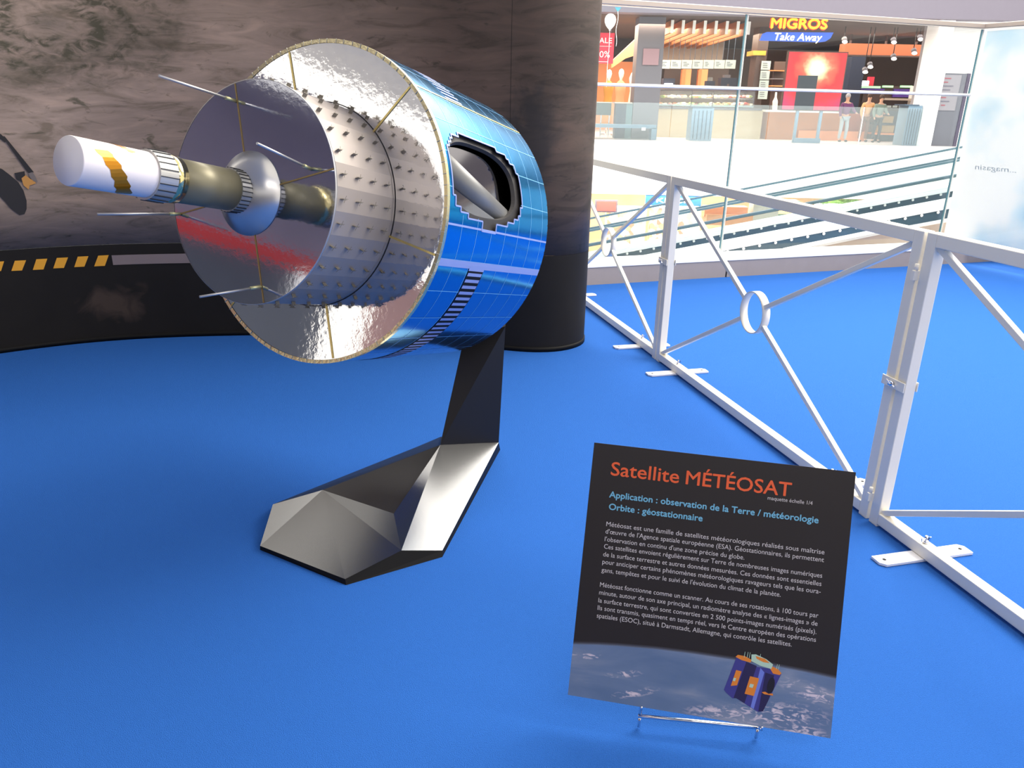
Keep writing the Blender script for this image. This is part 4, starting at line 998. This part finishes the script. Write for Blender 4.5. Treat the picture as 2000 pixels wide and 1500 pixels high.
# left hand shop
b = MB(); pb(b, 1150, 30, 1241, 120, 39, .2); pb(b, 1150, 120, 1241, 290, 39, .2, 1); struct(b, 'wall_fashion_shop', [mat('aubergine_wall', rgb(44, 34, 40), .7), M_orange])
b = MB(); b.prism([at(1196, 132, 31), at(1198, 117, 31), at(1246, 72, 31), at(1246, 106, 31), at(1222, 114, 31)], (0, .5, 0)); tag(b.build('slanted_pelmet', mat('glowing_wood', rgb(246, 176, 120), .5), rel=at(1222, 110, 31)), 'slanting orange wood pelmet above the clothes in the left shop', 'pelmet')
root = empty('sale_banner', at(1183, 125, 29), 'red hanging banner with white sale lettering in the left shop', 'banner')
b = MB(); pb(b, 1160, 64, 1199, 124, 29, .03); b.build('cloth', M_red, root)
b = MB()
for xx in (1170, 1194): x_ = X(xx, 64, 29); b.box(x_-.008, x_+.008, 29, 29.016, Zp(1180, 65, 29), ZUP+.02)
b.build('cord', M_greyp, root); b = MB(); O_ = 28.98
sign_text(b, 'SALE', 1164, 1195, 84, 10, O_, .01); sign_text(b, '50%', 1162, 1191, 112, 12, O_, .0)
b.build('lettering', M_paper, root, normals=False)
b = MB(); pb(b, 1164, 120, 1186, 121, 28.98, .01); pb(b, 1164, 90, 1194, 90.6, 28.98, .01); b.build('rule_line', M_paper, root)
def mannequin(px, Y, hpx, col, label, dress=True):
    p = at(px, 262, Y); p.z = ZFL; h = hpx*Y/1702
    root = empty('mannequin', p, label, 'mannequin', 'dressed mannequins in the left shop')
    b = MB(); b.tube([p+ZZ*h*k for k in (.0, .02)], .25, 20); b.build('base_plate', M_chrome, root)
    b = MB(); b.tube([p+ZZ*h*.02, p+ZZ*h*.5], .02, 8); b.build('pole', M_chrome, root)
    b = MB(); b.tube([p+ZZ*h*k for k in (.16, .3, .46, .58, .66, .74, .80, .83)], [.26, .24, .19, .15, .18, .21, .14, .06], 20); b.build('dress', col, root)
    b = MB(); b.tube([p+ZZ*h*k for k in (.82, .86, .89, .94, .98, 1.0)], [.05, .05, .085, .105, .08, .02], 16); b.build('head', M_paper, root)
mannequin(1232, 31.3, 154, mat('white_coat_cloth', rgb(222, 226, 232), .8), 'mannequin in a long white coat beside the grey pillar')
mannequin(1206, 31.0, 132, mat('salmon_cloth', rgb(240, 168, 120), .8), 'mannequin in a salmon dress in the middle of the left shop')
mannequin(1183, 32.0, 128, mat('ochre_cloth', rgb(196, 140, 60), .8), 'mannequin in an ochre dress next to the dark photo wall')
item('display_cube', 'dark green display cube nearest to the photo wall', 'display cube', [('body', [(1166, 201, 1194, 225)], 29.6, .6, mat('bottle_green', rgb(44, 62, 64), .5)), ('leg', [(1172, 225, 1174, 262), (1188, 225, 1190, 262)], 29.7, .05, M_chrome), ('top', [(1165, 199, 1195, 201)], 29.55, .7, M_greige)])
item('display_plinth', 'tall dark navy plinth left of the grey pillar', 'plinth', [('body', [(1202, 202, 1222, 262)], 29.2, .6, M_navy), ('side_cover', [(1222, 202, 1234, 262)], 29.2, .6, mat('slate_green', rgb(88, 112, 116), .5)), ('top', [(1201, 199.5, 1235, 202)], 29.15, .7, M_greige)])
item('blue_grey_bench', 'low blue-grey bench frame with small white tag on gallery edge', 'bench', [('seat', [(1150, 243, 1282, 250)], 28.45, .5, M_bg), ('leg', [(1272, 250, 1282, 273)], 28.45, .5, M_bg), ('leg', [(1150, 250, 1156, 273)], 28.45, .5, M_bg), ('white_tag', [(1253, 249, 1261, 255)], 28.43, .01, M_paper)])
# balloons and streamer
p = at(1192, 41, 24); root = empty('white_balloon', p, 'round white balloon on a string beside the photo wall', 'balloon')
b = MB(); prof = [(0, .19), (.07, .178), (.13, .13), (.162, .05), (.158, -.03), (.12, -.12), (.06, -.19), (.018, -.225), (.03, -.25), (0, -.245)]
b.lathe(prof, 24); b.bm.transform(Matrix.Translation(p)); b.build('skin', M_fascia, root)
b = MB(); b.tube([p-ZZ*.24, p-ZZ*.7+XX*.01, p-ZZ*1.2-XX*.01, p-ZZ*1.75], .006, 6); b.build('string', M_fascia, root)
p = at(1207, 18, 24); root = empty('blue_pennant', p, 'small blue pennant with a white ribbon hanging above the left shop', 'pennant')
b = MB(); b.prism([p+XX*-.09+ZZ*.05, p+XX*.09+ZZ*.05, p-ZZ*.07], (0, .02, 0)); b.build('flag', mat('teal_cloth', rgb(60, 140, 165), .7), root)
b = MB(); b.tube([p-ZZ*.06+XX*(.02*math.sin(k*.9))-ZZ*k*.09 for k in range(11)], .007, 6); b.build('ribbon', M_fascia, root)

# glass balustrade of the far gallery
root = empty('gallery_balustrade', at(1500, 277, YF), 'hazy glass balustrade along the edge of the far gallery', 'balustrade')
xs_ = [X(v, 240, YF) for v in (1120, 1310, 1500, 1684, 1811)]
zt = Zp(1240, 200, YF+.03)
for xa, xb in zip(xs_, xs_[1:]):
    b = MB(); b.box(xa+.01, xb-.01, YF+.03, YF+.045, ZFL, zt); b.build('glass_panel', M_haze, root)
b = MB(); b.box(xs_[3]-.012, xs_[3]+.012, YF+.02, YF+.05, ZFL, zt); b.build('panel_joint', M_whitebright, root)

# directory panel at right
root = empty('directory_panel', at(1868, 290, 27.6), 'grey freestanding directory panel with faint red text, beside the white pillar', 'information panel')
b = MB(); pb(b, 1828, 143, 1880, 287, 28.32, .12); b.build('body', mat('mid_grey_panel', rgb(104, 106, 116), .6), root)
b = MB(); pb(b, 1834, 146, 1872, 216, 28.30, .02); b.build('poster', mat('pale_poster', rgb(140, 138, 146), .6), root)
b = MB()
for k, (w_, mi) in enumerate(((20, 0), (14, 0), (24, 1), (18, 1), (22, 1), (10, 0), (16, 1), (8, 0))): pb(b, 1838, 152+7.5*k, 1838+w_, 154+7.5*k, 28.29, .01, mi)
b.build('text_lines', [mat('faint_red_ink', rgb(150, 84, 96), .6), mat('faint_grey_ink', rgb(104, 102, 116), .6)], root)
b = MB(); pb(b, 1876, 143, 1882, 287, 28.28, .16); b.build('edge_frame', mat('dark_violet_frame', rgb(62, 50, 76), .5), root)

# white banner behind the side glass
def banner_mat():
    m = bpy.data.materials.new('white_banner_cloth'); m.use_nodes = True; nt = m.node_tree; N = nt.nodes.new; Lk = nt.links.new
    bs = nt.nodes['Principled BSDF']; bs.inputs['Roughness'].default_value = .7
    tc = N('ShaderNodeTexCoord'); nz = N('ShaderNodeTexNoise'); nz.inputs['Scale'].default_value = 1.6; nz.inputs['Detail'].default_value = 5; Lk(tc.outputs['Object'], nz.inputs[0])
    rp = N('ShaderNodeValToRGB'); e = rp.color_ramp.elements; e[0].position = .48; e[0].color = rgb(252, 252, 252); e[1].position = .72; e[1].color = rgb(216, 236, 247); Lk(nz.outputs['Fac'], rp.inputs[0]); Lk(rp.outputs[0], bs.inputs['Base Color'])
    tr = N('ShaderNodeBsdfTranslucent'); Lk(rp.outputs[0], tr.inputs[0]); mx = N('ShaderNodeMixShader'); mx.inputs[0].default_value = .5
    out = nt.nodes['Material Output']; Lk(bs.outputs[0], mx.inputs[1]); Lk(tr.outputs[0], mx.inputs[2]); Lk(mx.outputs[0], out.inputs[0])
    return m
NB = Vector((-KD.y, KD.x, 0))
if NB.dot(KE) < 0: NB = -NB
BO = C2+KE*.035+KD*.02
root = empty('white_banner', BO, 'tall white banner with pale blue clouds and faint mirrored script behind the corner glass', 'banner')
b = MB(); b.obox(BO+ZZ*(KH+.05), KD*4.2, NB*.006, ZZ*(zT-KH-.07)); b.build('cloth', banner_mat(), root)
def onban(px, py):
    d = ray(px, py); k = (BO-EYE).dot(NB)/d.dot(NB); Q_ = EYE+d*k; return (Q_-BO).dot(KD), Q_.z
s0, z0 = onban(1905, 330); s1, z1 = onban(1985, 338)
b = MB(); put_text(b, '...magasin', BO-NB*.003, -KD, ZZ, -s1, -s0, (z0+z1)/2, .05, -.01, shear=.25)
b.build('mirrored_script', mat('pale_ink_script', rgb(206, 216, 222), .6), root, normals=False)

# moving walkways rising to the right
M_deckw = mat('walkway_white', rgb(246, 248, 250), .45); M_skirt = mat('dark_blue_glass_skirt', rgb(46, 76, 94), .3, 0, var=.2, vscale=2); M_rail = mat('teal_handrail', rgb(72, 98, 110), .35)
M_wglass = glass_mat('walkway_glass', (.95, .985, .98, 1))
def walkway(Y1, Y2, yr1, yr2, yd, yk, label):
    x0, x1 = X(1140, 450, Y1)-1.5, X(1880, 350, Y1)+3
    def line(py, Y):
        q = at(1500, py, Y); return lambda x, dz=0.0: q.z+T12*(x-q.x)+dz
    root = empty('moving_walkway', Vector((x0, (Y1+Y2)/2, line(yk, Y1)(x0))), label, 'moving walkway', 'sloping moving walkways in the atrium')
    def slab(b, f0, f1, ya, yb, mi=0, xa=x0, xb=x1): b.hexa([(xa, ya, f0(xa)), (xb, ya, f0(xb)), (xb, yb, f0(xb)), (xa, yb, f0(xa)), (xa, ya, f1(xa)), (xb, ya, f1(xb)), (xb, yb, f1(xb)), (xa, yb, f1(xa))], mi)
    r1, r2, dk, sk = line(yr1, Y1), line(yr2, Y2), line(yd, Y1), line(yk, Y1)
    d2_ = lambda x: dk(x)
    for r_, Yq in ((r1, Y1), (r2, Y2)):
        b = MB(); slab(b, lambda x: r_(x)-.02, lambda x: r_(x)+.02, Yq-.035, Yq+.035); b.build('handrail', M_rail, root)
        b = MB(); slab(b, (lambda x: dk(x)+.05) if Yq == Y1 else (lambda x: sk(x)), lambda x: r_(x)-.02, Yq-.006, Yq+.006); b.build('glass_side', M_wglass, root)
    b = MB(); slab(b, lambda x: dk(x)-.02, lambda x: dk(x)+.05, Y1-.06, Y1+.06); b.build('deck', M_deckw, root)
    b = MB(); slab(b, lambda x: sk(x), lambda x: dk(x)-.02, Y1-.012, Y1+.012); b.build('skirt', M_skirt, root)
    b = MB(); slab(b, lambda x: sk(x)-.55, lambda x: sk(x)-.12, Y1+.03, Y2+.03); slab(b, lambda x: sk(x)-.55, lambda x: sk(x), Y1-.06, Y1+.03); b.build('tread_and_cladding', M_deckw, root)
    x = X(1150, 460, Y1)
    n_ = 0
    while x < X(1870, 380, Y1) and n_ < 48:
        b = MB(); b.sphere((x, Y1-.04, dk(x)-.05), .026, 8, (1, .6, 1)); b.build('glass_fixing', M_ledge, root); x += .262; n_ += 1
walkway(15.4, 17.4, 380, 360, 438, 454, 'further white moving walkway rising to the right across the atrium')
walkway(13.0, 15.05, 412, 384, 470, 491, 'nearer white moving walkway rising to the right across the atrium')
# beige landing side beyond the kerb
def onp(px, py, o):
    d = ray(px, py); k = (K(0, o)-EYE).dot(KN)/d.dot(KN); return EYE+d*k
pl = [onp(1500, 505, .9), onp(1552, 492, .9), onp(1744, 453, .9), onp(1870, 430, .9), onp(1990, 430, .9), onp(1990, 560, .9), onp(1500, 560, .9)]
b = MB(); b.prism(pl, KN*.1); b.prism([onp(1545, 494, .88), onp(1744, 453, .88), onp(1744, 448, .88), onp(1545, 489, .88)], KN*.14, 1)
struct(b, 'trim_5', [mat('beige_side_panel', rgb(190, 170, 156), .5), M_ledge])

# lower shop: signs, racks
root = empty('kiosk_sign', at(1315, 402, 29.5), 'blue shop sign with white lettering on the lower floor', 'sign')
b = MB(); pb(b, 1261, 381, 1370, 402, 29.5, .1); b.build('plate', mat('bright_blue_plate', rgb(50, 110, 210), .4, emit=rgb(50, 110, 210), estr=.4), root)
b = MB(); sign_text(b, 'KIOSK', 1282, 1350, 396, 9.5, 29.48, .05); b.build('lettering', M_paper, root, normals=False)
item('red_notice_board', 'red board with grey frame on the lower floor beside the photo wall', 'notice board', [('frame', [(1162, 391, 1206, 415)], 30, .1, M_greyp), ('panel', [(1166, 394, 1203, 412)], 29.95, .05, mat('coral_red', rgb(224, 84, 74), .5))])
def rack_mat():
    m = mat('magazine_covers', rgb(230, 200, 160), .5); nt = m.node_tree; N = nt.nodes.new; Lk = nt.links.new
    tc = N('ShaderNodeTexCoord'); vo = N('ShaderNodeTexVoronoi'); vo.inputs['Scale'].default_value = 5.5; Lk(tc.outputs['Object'], vo.inputs[0])
    hs = N('ShaderNodeSeparateColor'); Lk(vo.outputs['Color'], hs.inputs[0]); rp = N('ShaderNodeValToRGB'); e = rp.color_ramp.elements
    e[0].color = rgb(250, 246, 236); e[1].color = rgb(255, 250, 240); e[1].position = 1
    for p, c in ((.35, rgb(250, 236, 205)), (.5, rgb(250, 214, 140)), (.62, rgb(240, 190, 170)), (.72, rgb(190, 200, 190)), (.84, rgb(235, 150, 120))): x = e.new(p); x.color = c
    rp.color_ramp.interpolation = 'CONSTANT'; Lk(hs.outputs[0], rp.inputs[0]); Lk(rp.outputs[0], nt.nodes['Principled BSDF'].inputs['Base Color']); return m
RM = rack_mat()
for (x0, y0, x1, y1, l_) in ((1180, 405, 1262, 500, 'crowded magazine rack below the red board on the lower floor'), (1266, 404, 1368, 500, 'wide crowded magazine rack under the blue kiosk sign'), ):
    item('magazine_rack', l_, 'rack', [('covers', [(x0+2, y0+3, x1-2, y1)], 30.3, .3, RM), ('frame', [(x0, y0, x1, y0+3)], 30.25, .5, M_paper)])
item('brown_booth', 'rounded brown booth seat on the lower floor behind the walkways', 'booth', [('back', [(1376, 404, 1460, 424)], 29, .5, M_orange), ('seat', [(1380, 420, 1470, 440)], 28.7, .7, M_wood), ('side', [(1470, 398, 1520, 440)], 29, .6, M_greige)])
item('dark_doorway_unit', 'dark green unit with orange light on the lower floor right of the booth', 'unit', [('body', [(1478, 392, 1560, 440)], 31, .6, mat('dull_green', rgb(96, 112, 92), .5)), ('orange_light', [(1519, 408, 1556, 418)], 30.95, .05, mat('orange_glow', rgb(255, 190, 110), .4, emit=rgb(255, 180, 100), estr=.7))])
root = empty('planter_box', at(1630, 404, 29), 'long planter of green leaves on the lower floor at right', 'planter')
b = MB(); pb(b, 1600, 398, 1680, 410, 29, .5); b.build('trough', M_fascia, root)
b = MB()
for k in range(260):
    p = at(random.uniform(1602, 1676), random.uniform(391, 399), 29+random.random()*.5); a_ = random.random()*PI; l_ = random.uniform(.06, .12)
    d_ = Vector((math.cos(a_), random.uniform(-.4, .4), math.sin(a_)))*l_; e_ = Vector((-math.sin(a_), .3, math.cos(a_)))*l_*.35
    b.face([p-d_, p-e_, p+d_, p+e_])
o = b.build('leaves', mat('leaf_green', rgb(140, 170, 80), .6), root); o['kind'] = 'stuff'

# people in the right shop
def person(px, Y, hgt, top, legs, hair, skin, label, arm=(.3, -.25), lean=0.0, face=1):
    g = at(px, 262, Y); g.z = ZFL; k = hgt/1.75
    root = empty('person', g, label, 'person')
    def J(x, y, z): return g+Vector((x*k+lean*z*k*.3, y*k, z*k))
    def skinmesh(name, pts, edges, rad, m, rootv=0):
        me = bpy.data.meshes.new(name); me.from_pydata([tuple(p-g) for p in pts], edges, []); me.materials.append(m)
        o = bpy.data.objects.new(name, me); COL.objects.link(o); o.parent = root
        sk = o.modifiers.new('skin', 'SKIN'); sk.use_smooth_shade = True
        for v, r in zip(me.skin_vertices[0].data, rad): v.radius = (r[0]*k, r[1]*k) if isinstance(r, tuple) else (r*k, r*k)
        me.skin_vertices[0].data[rootv].use_root = True
        o.modifiers.new('sub', 'SUBSURF').levels = 1; o.modifiers['sub'].render_levels = 1
        return o
    ax, ay = arm
    pts = [J(0, 0, .95), J(0, 0, 1.15), J(0, 0, 1.38), J(0, 0, 1.48), J(0, -.01, 1.56), J(0, -.02, 1.66), J(0, -.01, 1.73),
           J(-.17, 0, 1.40), J(-.24, -.03, 1.14), J(-.22, -.14, .93), J(-.22, -.2, .86), J(.17, 0, 1.40), J(.17+ax*.5, ay*.4, 1.18), J(.17+ax, ay, 1.08), J(.19+ax*1.15, ay*1.2, 1.05),
           J(-.09, 0, .88), J(-.10, -.02, .5), J(-.11, .03, .1), J(-.11, -.12, .04), J(.09, 0, .88), J(.12, -.05, .5), J(.14, .05, .1), J(.15, -.09, .04)]
    ed = [(0, 1), (1, 2), (2, 3), (3, 4), (4, 5), (5, 6), (2, 7), (7, 8), (8, 9), (9, 10), (2, 11), (11, 12), (12, 13), (13, 14), (0, 15), (15, 16), (16, 17), (17, 18), (0, 19), (19, 20), (20, 21), (21, 22)]
    rad = [(.14, .10), (.12, .09), (.15, .10), .055, .07, (.085, .10), .05, .055, .042, .032, .028, .055, .042, .032, .028, .08, .055, .04, .035, .08, .055, .04, .035]
    skinmesh('body', pts, ed, rad, skin)
    t = [0, 1, 2, 7, 8, 9, 11, 12, 13]; idx = {v: i for i, v in enumerate(t)}
    skinmesh('jacket', [pts[i] for i in t], [(idx[a_], idx[c_]) for a_, c_ in ed if a_ in idx and c_ in idx], [(.17, .125), (.15, .12), (.175, .125), .075, .06, .048, .075, .06, .048], top)
    t = [0, 15, 16, 17, 19, 20, 21]; idx = {v: i for i, v in enumerate(t)}
    skinmesh('trousers', [pts[i] for i in t], [(idx[a_], idx[c_]) for a_, c_ in ed if a_ in idx and c_ in idx], [(.155, .115), .098, .075, .058, .098, .075, .058], legs)
    for i in (18, 22):
        p = pts[i]; b = MB(); b.sphere(p+Vector((0, .02, -.0))*k, .06*k, 10, (.8, 2.0, .7)); b.build('shoe', M_dark, root)
    hd = pts[5]
    b = MB(); b.sphere(hd+Vector((0, .025, .035))*k, .105*k, 14, (.92, 1.0, 1.02)); b.build('hair', hair, root)
    b = MB(); b.sphere(hd+Vector((0, -.105, -.02))*k, .016*k, 6, (1, 1.2, 1.4)); b.build('nose', skin, root)
    b = MB()
    for s_ in (-1, 1): b.sphere(hd+Vector((s_*.033, -.092, .012))*k, .011*k, 6)
    b.build('eyes', M_dark, root)
SK = mat('skin', rgb(208, 160, 134), .5); HB_ = mat('brown_hair', rgb(70, 48, 36), .6); HG = mat('grey_hair', rgb(176, 172, 176), .6)
person(1645, 30.2, 1.66, mat('purple_jumper', rgb(112, 58, 104), .8), mat('light_grey_trousers', rgb(172, 180, 186), .8), HG, SK, 'person in a purple jumper and light grey trousers beside the red screen', arm=(.16, -.2))
person(1684, 30.6, 1.68, mat('tan_coat', rgb(222, 168, 118), .8), mat('brown_trousers', rgb(126, 88, 74), .8), HB_, SK, 'person in a tan coat with one arm reaching out, near the shop fridge', arm=(.42, -.12), lean=.12)
person(1710, 30.3, 1.64, mat('grey_green_jacket', rgb(124, 138, 128), .8), mat('near_black_trousers', rgb(44, 44, 50), .8), HB_, SK, 'person in a grey-green jacket and dark trousers, rightmost of the three shoppers', arm=(.1, -.2))
